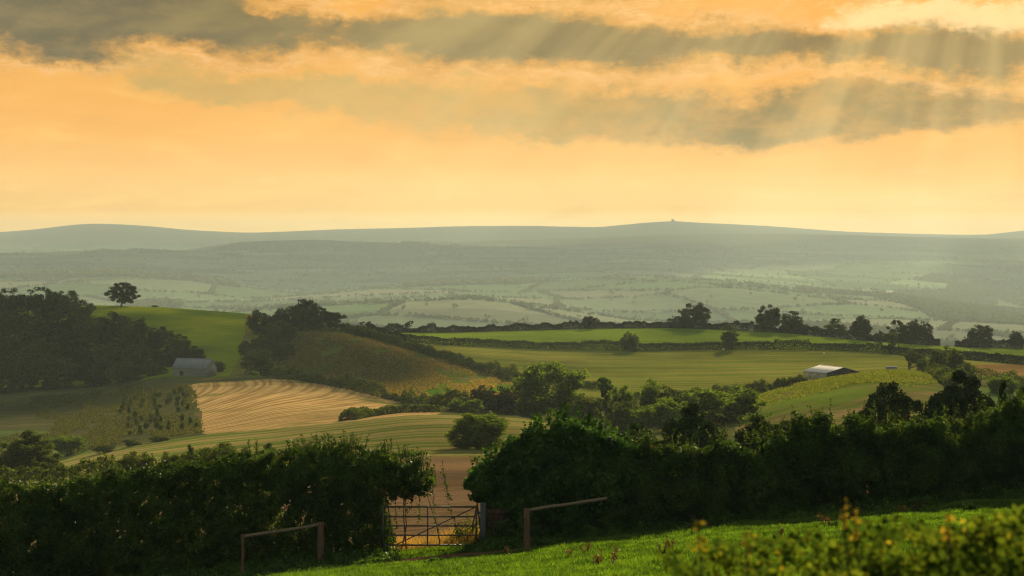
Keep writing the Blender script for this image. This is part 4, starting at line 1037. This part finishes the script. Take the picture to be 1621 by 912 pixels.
# ------------------------------------------------------------------ gate, posts and rails
M_GATE = plain_mat('galvanised_gate', (.035,.035,.033), (.065,.065,.06), 6, rough=.6, metal=.15, bump=.1)
M_POST = plain_mat('grey_post', (.042,.045,.048), (.08,.084,.088), 4, stretch=(6,6,.4))
M_RAIL = plain_mat('weathered_rail', (.11,.083,.055), (.21,.16,.105), 6, stretch=(1.2,6,6), bump=.5)
M_WPOST = plain_mat('brown_post', (.075,.045,.03), (.14,.085,.055), 6, stretch=(6,6,.5), bump=.6)
DG = 63.4
def gp(u, py, d=DG): return ((u-CX)/F*d, d, -(py-YH)*d/F)
x0, x1 = gp(606, 0)[0], gp(754, 0)[0]
zb_, zt_ = gp(0, 863)[2], gp(0, 802.5)[2]
gate = empty('field_gate', (x1, DG, zb_)); tag(gate, 'grey five-bar metal field gate closed across the gap in the hedge', 'gate')
for py in (802.5, 818, 832.5, 847.3, 863):
    b = MB(); b.tube([(x0, DG, gp(0, py)[2]), (x1, DG, gp(0, py)[2])], .024 if py not in (802.5, 863) else .028, 8); mbchild('bar', b, M_GATE, gate)
for x, nm, r_ in ((x0, 'stile', .03), (x1, 'stile', .03), (gp(677, 0)[0], 'upright', .022)):
    b = MB(); b.tube([(x, DG-.012, zb_-.03), (x, DG-.012, zt_+.03)], r_, 8); mbchild(nm, b, M_GATE, gate)
for ua, pa, ub, pb in ((628, 862, 752, 803.5),):
    b = MB(); b.tube([(gp(ua, 0)[0], DG+.03, gp(0, pa)[2]), (gp(ub, 0)[0], DG+.03, gp(0, pb)[2])], .018, 7); mbchild('brace', b, M_GATE, gate)
for py in (812, 855):
    b = MB(); z = gp(0, py)[2]; b.box((x1+.02, DG-.03, z-.03), (x1+.13, DG+.03, z+.03)); mbchild('hinge', b, M_GATE, gate)
def post(name, u, top, d, r_, mat, label, cat='post', square=False):
    x = (u-CX)/F*d; zb = float(pz(x, min(d, 65))); zt = -(top-YH)*d/F
    b = MB(); rg_ = np.random.default_rng(int(u))
    if square:
        b.box((x-r_, d-r_, zb-.3), (x+r_, d+r_, zt)); b.add([(x-r_, d-r_, zt+.002), (x+r_, d-r_, zt+.002), (x+r_, d+r_, zt+.002), (x-r_, d+r_, zt+.002), (x, d, zt+.05)], [(0,1,4),(1,2,4),(2,3,4),(3,0,4)])
    else:
        zs = np.linspace(zb-.3, zt, 7); b.tube([(x+rg_.normal(0, .006), d+rg_.normal(0, .006), z) for z in zs], [r_*rg_.uniform(.93, 1.07) for z in zs], 10)
    return b, (x, d, zb)
b, l = post('', 764.5, 797, 63.35, .085, M_POST, '', square=True)
o = link('gate_post', mesh_data('gate_post', np.array(b.V)-np.array(l), [np.array(b.F4), np.array(b.F3)], M_POST), None, l); tag(o, 'square grey gate post at the hinge end of the metal gate', 'post')
# rail fences (posts + one rail move as one thing)
def rail_fence(name, label, ua, ta, ub, tb, d, db, ra, rb, rr_, post_b=True, rail_end=None):
    b, l = post('', ua, ta, d, ra, M_WPOST, '')
    r = empty(name, l); tag(r, label, 'fence', 'single-rail fences beside the gate')
    mbchild('post', b, M_WPOST, r)
    if post_b:
        b, _ = post('', ub, tb, db, rb, M_WPOST, ''); mbchild('post', b, M_WPOST, r)
    A = np.array([(ua-CX)/F*d, d-ra*.2, -(ta+3.0-YH)*d/F]); ue, te, de = rail_end
    B = np.array([(ue-CX)/F*de, de-ra*.2, -(te-YH)*de/F])
    ks = np.linspace(0, 1, 8); rg_ = np.random.default_rng(int(ua))
    b = MB(); b.tube([tuple(A+(B-A)*k+np.r_[0, 0, rg_.normal(0, .006)]) for k in ks], [rr_*rg_.uniform(.9, 1.08) for k in ks], 9); mbchild('rail', b, M_RAIL, r)
    return r
rail_fence('rail_fence', 'thick post with a pale rising rail, set against the hedge right of the gate', 834, 805, 1008, 778, 61.0, 61.6, .105, .07, .048, False, (960, 789, 62.6))
rail_fence('rail_fence', 'thin post with a bleached rail half buried in the hedge left of the gate', 384, 846, 507.5, 827, 58.0, 61.2, .045, .10, .045, True, (506, 831, 61.2))
# broken red stone pier beside the post
rg = np.random.default_rng(15); b = MB(); xc = (787-CX)/F*63.5; zb = float(pz(xc, 63.5)); z = zb-.2
while z < zb+1.22:
    hh = rg.uniform(.11, .2); x = xc-.30
    while x < xc+.16:
        w_ = rg.uniform(.14, .3); y = 63.3+rg.uniform(-.05, .03)
        b.box((x+.006, y, z+.006), (min(x+w_, xc+.24+rg.uniform(-.05, .05))-.006, 63.85, z+hh-.006)); x += w_
    z += hh
M_STONE = plain_mat('red_sandstone', (.032,.02,.015), (.065,.038,.028), 5, bump=.8)
o = b.build('stone_pier', M_STONE, None, False); tag(o, 'remains of a red stone pier half hidden under the bush right of the gate post', 'stone pier')

# ------------------------------------------------------------------ dock stalks and clumps on the grass
M_DOCK = leaf_mat('dock_seed', (.06,.03,.015), (.10,.055,.024), .3, .02)
rg = np.random.default_rng(91)
def dock(u, py, h, label):
    p = PW(u, py); r = empty('dock_plant', tuple(p)); tag(r, label, 'plant', 'dock stalks on the grass slope')
    b = MB(); tips = []
    for j in range(3):
        e = (rg.normal(0, .09), rg.normal(0, .09), h*rg.uniform(.7, 1.05)); b.tube([(0, 0, -.03), (e[0]*.4, e[1]*.4, e[2]*.5), e], [.010, .008, .004], 5); tips.append(e)
    b.build('stalk', M_DOCK, r)
    c_ = np.concatenate([np.array(e)*k[:, None]+rg.normal(0, .022, (45, 3)) for e in tips for k in [rg.uniform(.45, 1.03, 45)]])
    V, Fq = leaves(c_, .022, rg); link('foliage', mesh_data('foliage', V, Fq, M_DOCK), r)  # seed heads along the stalks
    a = rg.uniform(0, 6.28, 9); c_ = np.stack([np.cos(a)*.11, np.sin(a)*.11, rg.uniform(.04, .14, 9)], 1)
    V, Fq = leaves(c_, .10, rg, .35); link('leaf', mesh_data('leaf', V, Fq, M_LEAF['weed']), r)
for u, py, h, lb in ((802,884,.28,'small reddish dock stalk on the grass nearest the gate'),(902,891,.35,'dock stalk on the grass below the thick rail post'),(929,884,.40,'taller dock stalk right beside a smaller one below the thick rail post'),
    (950,903,.42,'dock stalk low at the bottom edge of the grass, left of two'),(971,901,.48,'dock stalk low at the bottom edge of the grass, right of two'),(1050,882,.40,'leaning rusty dock stalk left of a bushier one on the grass'),(1064,880,.42,'bushy rusty dock stalk right of a leaning one on the grass'),
    (1232,858,.35,'rusty dock stalk in the middle of the grass slope'),(1306,834,.36,'dock stalk behind the foreground leaves, left of two'),(1318,836,.32,'dock stalk behind the foreground leaves, right of two'),
    (1428,817,.32,'dark red dock stalk near the right hedge foot, left of two'),(1448,814,.36,'dark red dock stalk near the right hedge foot, right of two')):
    dock(u, py, h, lb)
def clump(u, py, w, h, mat, label, name='weed_clump'):
    p = PW(u, py); n = 30; C = np.c_[rg.normal(0, w*.3, n), rg.normal(0, w*.3, n), rg.uniform(.02, h*.8, n)]
    q_ = clusters(C, .06, 12, rg); q_[:, 2] = np.abs(q_[:, 2]); V, Fq = leaves(q_, .035, rg); o = link(name, mesh_data(name, V, Fq, mat), None, tuple(p)); tag(o, label, 'weed', 'weed clumps on the grass slope')
clump(1229, 827, .4, .25, M_LEAF['weed'], 'pale weed clump at the foot of the right hedge, middle of the slope')
clump(1534, 811, .3, .3, M_LEAF['near'], 'dark round weed clump on the grass close to the right edge')
clump(1487, 801, .35, .25, M_LEAF['weed'], 'bright weed clump at the hedge foot above the foreground leaves')
clump(1426, 826, .35, .15, M_LEAF['near'], 'low dark grass tuft on the slope behind the foreground leaves')
clump(693, 893, .5, .22, M_LEAF['weed'], 'green weed clump on the bare earth in front of the gate')

# ------------------------------------------------------------------ out-of-focus bush right in front of the camera
rg = np.random.default_rng(101)
fh = empty('foreground_bush', (1.6, 10.2, float(pz(1.6, 10.2)))); tag(fh, 'blurred yellow-green leafy bush filling the bottom right corner, closest to the viewer', 'bush')
n = 3600
d = rg.uniform(8.6, 12.0, n); u = rg.uniform(960, 1900, n)
tp = np.interp(u, [960,1010,1050,1100,1180,1260,1350,1450,1540,1621,1760,1900], [980,952,934,922,912,903,892,880,864,838,812,800])
x = (u-CX)/F*d
top = -(tp-YH)*10.2/F + .34*(fbm(x*2.6, d*2.6, 12)-.5) - .05*np.abs(d-10.2) - .05
k = rg.uniform(0, 1, n)**2.2
z = top - k*.9
C = np.stack([x, d, z], 1)[(rg.uniform(size=n) < np.clip((u-930)/420, .12, 1)) & (fbm(x*2.8+4, d*2.0, 19) > .36)]; n = len(C)
p = clusters(C, .09, 9, rg, .7)
low = np.stack([rg.uniform(.3, 4, 5000), rg.uniform(8.7, 12, 5000), np.zeros(5000)], 1)
low[:, 2] = -1.59 - rg.uniform(0, 1, 5000)*1.2; low[:, 2] = np.maximum(low[:, 2], pz(low[:, 0], low[:, 1])+.02)
lt = np.interp(CX+low[:, 0]/low[:, 1]*F, [960,1010,1050,1100,1180,1260,1350,1450,1540,1621,1760,1900], [980,952,934,922,912,903,892,880,864,838,812,800])
low = low[(low[:, 2] < -(lt-YH)*10.2/F-.2)]
V, Fq = leaves(np.concatenate([p, low]), .030, rg, .62, .2); child('foliage', V, Fq, M_LEAF['front'], fh)
b = MB()
for i in rg.choice(n, 170, replace=False):
    e = C[i]; bx = e[0]+rg.normal(0, .12); b.tube([(bx, e[1], float(pz(bx, e[1]))-.03), ((bx+e[0])/2+rg.normal(0, .04), e[1], e[2]-.5), tuple(e)], [.009, .007, .003], 4, False)
tips = []
for u_, py, d in ((1105,822,10.5),(1335,792,10.3),(1352,805,10.6),(1180,842,10.4),(1500,812,10.0)):
    x = (u_-CX)/F*d; z = -(py-YH)*d/F; b.tube([(x+.05, d, z-.55), (x+.01, d, z-.2), (x, d, z)], [.006, .005, .003], 5, False)
    kk = rg.uniform(0, 1, 16)[:, None]; tips.append(np.array([[x, d, z]])+kk*np.array([[.01, 0, -.16]])+rg.normal(0, .013, (16, 3)))
mbchild('stem', b, M_TWIG, fh)
V, Fq = leaves(np.concatenate(tips), .02, rg); child('yellow_leaves', V, Fq, leaf_mat('yellow_tips', (.12,.10,.02), (.20,.16,.03), .45, .0), fh)

# ------------------------------------------------------------------ air
zmin = float(min(ZG.min(), -60))-1.5; zmax = max(float(ZG.max()), 20)+25
HX0, HX1, HY0, HY1 = -13000.0, 13000.0, -60.0, float(YG.max())+300
b = MB(); b.box((HX0, HY0, zmin), (HX1, HY1, zmax))
m, nt, out = newmat('haze_air')
v = N(nt, 'ShaderNodeVolumePrincipled'); v.inputs['Color'].default_value = (HAZE_C[0], HAZE_C[1], HAZE_C[2], 1); v.inputs['Density'].default_value = HAZE_D; v.inputs['Anisotropy'].default_value = HAZE_G
nt.links.new(v.outputs[0], out.inputs['Volume'])
o = b.build('haze', m); tag(o, kind='stuff')

# ------------------------------------------------------------------ added out-of-frame cloud banks, shaped to shade the far hills and field patches
sd = Vector((math.sin(SUN_AZ)*math.cos(SUN_EL), math.cos(SUN_AZ)*math.cos(SUN_EL), math.sin(SUN_EL)))
mcl, nt, out = newmat('shade_cloud'); dcl = N(nt, 'ShaderNodeBsdfDiffuse'); dcl.inputs['Color'].default_value = (.8, .8, .8, 1); nt.links.new(dcl.outputs[0], out.inputs['Surface'])
def shade_cloud_deck(name, X, Y, mask, H, gz_, thick, seed):
    """a bank of cloud over (X, Y) grid cells, carried back along the sun's direction so it shades that ground"""
    t = (H-gz_)/sd.z; Xc = X+t*sd.x; Yc = Y+t*sd.y
    edge = mask.astype(float)
    for _ in range(4):
        e = np.pad(edge, 1, mode='edge'); edge = np.minimum(edge, (e[:-2,1:-1]+e[2:,1:-1]+e[1:-1,:-2]+e[1:-1,2:]+4*edge)/8)
    nn = fbm(Xc/thick*.5, Yc/thick*.5, seed)
    top = H + thick*(.06+edge*(.35+1.1*nn)); bot = H - thick*(.03+edge*.22*fbm(Xc/thick, Yc/thick, seed+4))
    ny, nx = X.shape; cm = mask[:-1, :-1] & mask[1:, :-1] & mask[:-1, 1:] & mask[1:, 1:]
    rr, cc = np.nonzero(cm); a = rr*nx+cc; q = np.stack([a, a+1, a+nx+1, a+nx], 1); M = nx*ny
    F_ = [q, q[:, ::-1]+M]; cp = np.pad(cm, 1)
    for dr, dc, i0, i1 in ((-1,0,0,1),(1,0,2,3),(0,-1,3,0),(0,1,1,2)):
        b_ = ~cp[rr+1+dr, cc+1+dc]; F_.append(np.stack([q[b_, i1], q[b_, i0], q[b_, i0]+M, q[b_, i1]+M], 1))
    F_ = np.concatenate(F_); V = np.concatenate([np.stack([Xc.ravel(), Yc.ravel(), top.ravel()], 1), np.stack([Xc.ravel(), Yc.ravel(), bot.ravel()], 1)])
    ids, inv = np.unique(F_.ravel(), return_inverse=True)
    o = link(name, mesh_data(name, V[ids], inv.reshape(F_.shape), mcl, True)); tag(o, kind='stuff'); return o
gx, gy = np.meshgrid(np.arange(-10000, 10001, 120.0), np.arange(5500, 21500, 115.0))
ug = CX+gx/gy*F
yb = np.clip((gy - 4500*np.clip((ug-1050)/500, 0, 1) - 6900)/1500, 0, 1.3) - np.clip((gy-12800)/900, 0, 1.6)
yb = np.where(gy < 6200, -1, yb)
msk = fbm(gx*.0008, gy*.0004, 15, 4) + .14*np.clip((ug-1150)/350, 0, 1) < .34 + .33*yb
shade_cloud_deck('shade_clouds', gx, gy, msk, 6000.0, np.full(gx.shape, -30.0), 500.0, 3)
gx, gy = np.meshgrid(np.arange(-420, 421, 10.0), np.arange(70, 1100, 10.0)); ug = CX+gx/gy*F
n1_ = fbm(gx*.02, gy*.012, 25); wv = 60*(n1_-.5)
dA = np.interp(ug, [p_[0] for p_ in polyA], [p_[1] for p_ in polyA])
s1 = (ug < 330+wv-.10*(gy-600)) & (gy > 690+wv) & ~((gy > 905+wv) & (ug > 120)) & ~((ug > 240) & (gy < 770))
s2 = (ug > 400) & (ug < 760) & (gy > 880+wv-(ug-440)*.65) & (gy < np.maximum(dA+25, 640)) 
s3 = (gy > 170+wv*.3) & (gy < 320+wv) & (ug > 930+wv*2)
shade_cloud_deck('shade_clouds', gx, gy, s1 | s2 | s3, 1200.0, gz(np.clip(ug, -490, 2140), gy), 45.0, 9)  # unseen bank cut to shade wood, rough slope and trees behind the hedge

# ------------------------------------------------------------------ sky
w = bpy.data.worlds.new('World'); SC.world = w; w.use_nodes = True
nt = w.node_tree; nt.nodes.clear(); L = nt.links.new
tc = N(nt, 'ShaderNodeTexCoord'); dirv = tc.outputs['Generated']
sx = N(nt, 'ShaderNodeSeparateXYZ'); L(dirv, sx.inputs[0])
az = math_(nt, 'MULTIPLY', math_(nt, 'ARCTAN2', sx.outputs[0], sx.outputs[1]), 180/math.pi)
el = math_(nt, 'MULTIPLY', math_(nt, 'ARCSINE', sx.outputs[2]), 180/math.pi)
sk = N(nt, 'ShaderNodeTexSky', sky_type='NISHITA', sun_disc=False, sun_elevation=SUN_EL, sun_rotation=SUN_AZ, air_density=1.5, dust_density=4.0)
def comb(x, y, z=0.0):
    n = nt.nodes.new('ShaderNodeCombineXYZ')
    for i, v_ in enumerate((x, y, z)):
        if isinstance(v_, (int, float)): n.inputs[i].default_value = v_
        else: L(v_, n.inputs[i])
    return n.outputs[0]
def noise(vec, scale, detail=5.0, rough=.55, dist=0.0):
    n = N(nt, 'ShaderNodeTexNoise', i_Scale=scale, i_Detail=detail, i_Roughness=rough, i_Distortion=dist); L(vec, n.inputs['Vector']); return n.outputs['Fac']
def sub(a, b_): return math_(nt, 'SUBTRACT', a, b_)
def mul(a, b_): return math_(nt, 'MULTIPLY', a, b_)
def add(a, b_): return math_(nt, 'ADD', a, b_)
# ragged edges: warp the cloud layout by noise
pv = comb(mul(az, .5), el, 3.0)
w1 = sub(noise(pv, .45, 6, .6), .5); w2 = sub(noise(comb(mul(az, .5), el, 17.0), .45, 6, .6), .5)
w3 = sub(noise(comb(mul(az, .7), el, 7.0), 1.8, 8, .68), .5)
azw = add(az, add(mul(w1, 4.5), mul(w3, 1.6))); elw = add(el, add(mul(w2, 1.9), mul(w3, .9)))
K = 55.0
def blob(cx, py, rx, ry, amp, tilt=0.0, flat=0.0):
    """cloud lobe laid out in azimuth / elevation (given in 1/55 degrees)"""
    a = sub(azw, (cx-810)/K); e = sub(elw, (YH-py)/K)
    if tilt: e = add(e, mul(a, tilt))
    qq = add(math_(nt, 'POWER', mul(a, K/rx), 2.0), math_(nt, 'POWER', mul(e, K/ry), 2.0))
    return mul(math_(nt, 'EXPONENT', mul(qq, -1.0)), amp)
def total(bl):
    t = None
    for x in bl: t = blob(*x) if t is None else add(t, blob(*x))
    return t
dark = total([(0,30,260,52,1.3,.0),(250,40,200,44,1.0,.05),(130,95,60,14,.6,.1),(470,60,160,26,.7,.05),(690,58,190,46,1.15,.06),(880,74,170,40,1.05,.04),(1060,68,150,36,.95,.03),(1250,78,150,32,.9,.03),(1450,88,140,36,1.0,.06),(1580,105,90,36,.8),(890,-10,70,14,1.0),(1500,-16,220,16,.8),(250,-30,700,26,.8),(560,28,70,30,-.7),(400,18,60,18,-.4)])
mid = total([(210,95,90,16,.5,.05),(330,135,170,26,.85,.1),(540,158,180,32,.8,.10),(740,178,190,40,1.0,.05),(930,185,150,36,.9),(1040,172,120,34,.6),(1210,205,95,32,1.6),(1300,185,120,34,1.4),(1440,165,95,30,1.1),(1420,205,50,14,.6),(1570,180,110,34,.8),(1330,122,170,9,-.6)])
cn = noise(comb(mul(az, .4), el, 5.0), .8, 8, .62); cn2 = noise(comb(mul(az, .55), el, 9.0), 3.2, 8, .68)
ctex = add(mul(sub(cn, .5), 2.1), mul(sub(cn2, .5), 1.0))
dens = math_(nt, 'MULTIPLY_ADD', ramp(nt, dark, .02, .5), ctex, dark); densm = math_(nt, 'MULTIPLY_ADD', ramp(nt, mid, .02, .5), ctex, mid)
dm = ramp(nt, dens, .0, 1.1); mm = ramp(nt, densm, .05, .95)
# sun shafts fanning out from the sun behind the cloud deck
sa, se = math.degrees(SUN_AZ), math.degrees(SUN_EL)
ra = math_(nt, 'ARCTAN2', sub(az, sa), sub(se, el))
dist = math_(nt, 'SQRT', add(math_(nt, 'POWER', sub(az, sa), 2.0), math_(nt, 'POWER', sub(el, se), 2.0)))
sh = add(mul(noise(comb(mul(ra, 5.5), mul(dist, .03), 2.0), 1.0, 4, .6), .62), mul(noise(comb(mul(ra, 13.0), mul(dist, .05), 6.0), 1.0, 2, .5), .34))
shaft = ramp(nt, sh, .36, .70)
# base sky: clear evening glow, brightest low down a little right of the middle
E0 = 1/(2**EXPO)
def c_(r, g_, b_): return (r*E0, g_*E0, b_*E0)
tV = ramp(nt, add(el, mul(w1, 1.2)), .1, 3.2, False)
low_c = mixc(nt, ramp(nt, math_(nt, 'ABSOLUTE', sub(az, 1.5)), 0, 16), c_(.78,.52,.135), c_(.72,.41,.075))
base = mixc(nt, math_(nt, 'POWER', tV, .8), low_c, c_(.85,.385,.055))
wisp = noise(comb(mul(az, .22), mul(el, 1.0), 13.0), 1.4, 8, .66, .8)
base = mixc(nt, mul(ramp(nt, wisp, .48, .72), .55), base, c_(.93,.50,.10))
base = mixc(nt, mul(ramp(nt, wisp, .48, .30), .5), base, c_(.74,.33,.045))
# a faint line of far cloud tops low in the sky
wl = noise(comb(mul(az, .45), el, 23.0), 2.2, 7, .65)
band = ramp(nt, math_(nt, 'ABSOLUTE', sub(el, add(2.1, mul(w1, 1.6)))), 1.1, .1)
base = mixc(nt, mul(mul(ramp(nt, wl, .49, .56), band), .30), base, c_(.80,.41,.08))
thru = math_(nt, 'EXPONENT', math_(nt, 'DIVIDE', .66, math_(nt, 'MAXIMUM', el, .75)))     # the low sky is bright enough to shine through miles of haze
# lit cloud rims between the bands
fib = noise(comb(mul(az, .3), el, 41.0), 4.5, 8, .72, 1.2)
rim = ramp(nt, math_(nt, 'ABSOLUTE', sub(dens, .16)), .30, .0)
rim = mul(rim, ramp(nt, dark, .03, .22))
base = mixc(nt, mul(mul(rim, ramp(nt, fib, .38, .62)), .75), base, c_(.92,.52,.20))
base = mixc(nt, mul(mul(rim, ramp(nt, fib, .52, .36)), .4), base, c_(.62,.34,.12))
bt = total([(1380,28,150,24,1.0,.05),(1560,40,110,34,1.0),(1000,12,80,14,.6),(560,8,70,14,.7)])
base = mixc(nt, mul(ramp(nt, add(bt, ctex), .3, 1.0), .8), base, c_(1.05,.74,.34))
mcol = mixc(nt, ramp(nt, az, -3, 8), c_(.52,.325,.08), c_(.16,.115,.032))
dcol = mixc(nt, ramp(nt, az, -15, 8), c_(.045,.05,.034), c_(.11,.088,.032))
dcol = mixc(nt, ramp(nt, noise(comb(mul(az, .35), el, 31.0), .8, 8, .62), .38, .66), dcol, c_(.19,.145,.055))
shA = mul(shaft, ramp(nt, az, -13, 4))
mcol = mixc(nt, mul(shA, .5), mcol, c_(.66,.46,.15)); dcol = mixc(nt, mul(shA, .66), dcol, c_(.60,.44,.15))
mvar = math_(nt, 'MULTIPLY_ADD', ramp(nt, noise(comb(mul(az, .5), el, 51.0), 1.3, 8, .66), .35, .65), .35, .62)
skyc = mixc(nt, mul(mm, mvar), base, mcol); skyc = mixc(nt, mul(dm, .95), skyc, dcol)
skyc = mixc(nt, mul(mul(shA, ramp(nt, el, -.3, 3.0)), .24), skyc, c_(1.1,.80,.32))
skyc = mixc(nt, 1.0, skyc, comb(thru, thru, thru), 'MULTIPLY')
# the rest of the dome: a heavy grey evening deck with the clear sky showing through thinly
ov = ramp(nt, add(el, mul(w1, 4)), 9.0, 22.0); side = ramp(nt, math_(nt, 'ABSOLUTE', az), 25, 75)
rest = math_(nt, 'SUBTRACT', 1.0, mul(math_(nt, 'SUBTRACT', 1.0, ov), math_(nt, 'SUBTRACT', 1.0, side)))
deckn = noise(comb(sx.outputs[0], sx.outputs[1], mul(sx.outputs[2], 2)), 2.5, 5)
deck = mixc(nt, deckn, (DECK[0]*.6, DECK[1]*.6, DECK[2]*.6), (DECK[0]*1.4, DECK[1]*1.4, DECK[2]*1.4))
back = ramp(nt, mul(sx.outputs[1], -1.0), .15, .8)                    # clouds opposite the sun catch its light
up_ = mul(back, ramp(nt, el, 4, 25)); deck = mixc(nt, up_, deck, mixc(nt, 1.0, deck, (3.4, 3.5, 3.4), 'MULTIPLY'))
deck = mixc(nt, .012, deck, mixc(nt, 1.0, sk.outputs[0], (.1, .1, .1), 'MULTIPLY'))
skyc = mixc(nt, rest, skyc, deck)
skyc = mixc(nt, ramp(nt, el, -.5, -3.0), skyc, (.02, .02, .012))
# the sky texture itself, at a tenth, adds the clear-air light
nish = mixc(nt, 1.0, sk.outputs[0], (.0005, .0004, .0002), 'MULTIPLY')
skyc = mixc(nt, 1.0, skyc, nish, 'ADD')
bg = N(nt, 'ShaderNodeBackground', i_Strength=1.0); L(skyc, bg.inputs['Color'])
wo = nt.nodes.new('ShaderNodeOutputWorld'); L(bg.outputs[0], wo.inputs['Surface'])

# ------------------------------------------------------------------ sun
sd = Vector((math.sin(SUN_AZ)*math.cos(SUN_EL), math.cos(SUN_AZ)*math.cos(SUN_EL), math.sin(SUN_EL)))
sl = bpy.data.lights.new('sun', 'SUN'); sl.energy = SUN_E; sl.color = (1.0, .77, .46); sl.angle = math.radians(.6)
so = link('sun', sl); so.rotation_euler = sd.to_track_quat('Z', 'Y').to_euler(); so.location = (60, 200, 120)

# ------------------------------------------------------------------ camera
cam = bpy.data.cameras.new('camera'); co = link('camera', cam); SC.camera = co
cam.sensor_width = 36; cam.lens = 70.0; co.rotation_euler = (math.pi/2, 0, 0)
cam.shift_y = -(456-YH)/1621.0
cam.clip_start = .1; cam.clip_end = 30000
cam.dof.use_dof = True; cam.dof.focus_distance = 150; cam.dof.aperture_fstop = 2.6

SC.render.engine = 'CYCLES'
cy = SC.cycles
cy.max_bounces = 6; cy.diffuse_bounces = 2; cy.glossy_bounces = 2; cy.transmission_bounces = 4; cy.volume_bounces = 0; cy.transparent_max_bounces = 4
cy.caustics_reflective = False; cy.caustics_refractive = False
cy.use_denoising = True
try: cy.denoiser = 'OPENIMAGEDENOISE'; cy.denoising_prefilter = 'ACCURATE'; cy.denoising_quality = 'HIGH'
except Exception: pass
cy.pixel_filter_type = 'BLACKMAN_HARRIS'; cy.filter_width = 1.15
cy.use_adaptive_sampling = False
cy.sample_clamp_indirect = 4
vs = SC.view_settings
vs.view_transform = 'Standard'; vs.look = 'None'; vs.exposure = EXPO; vs.gamma = 1.0; vs.use_curve_mapping = False
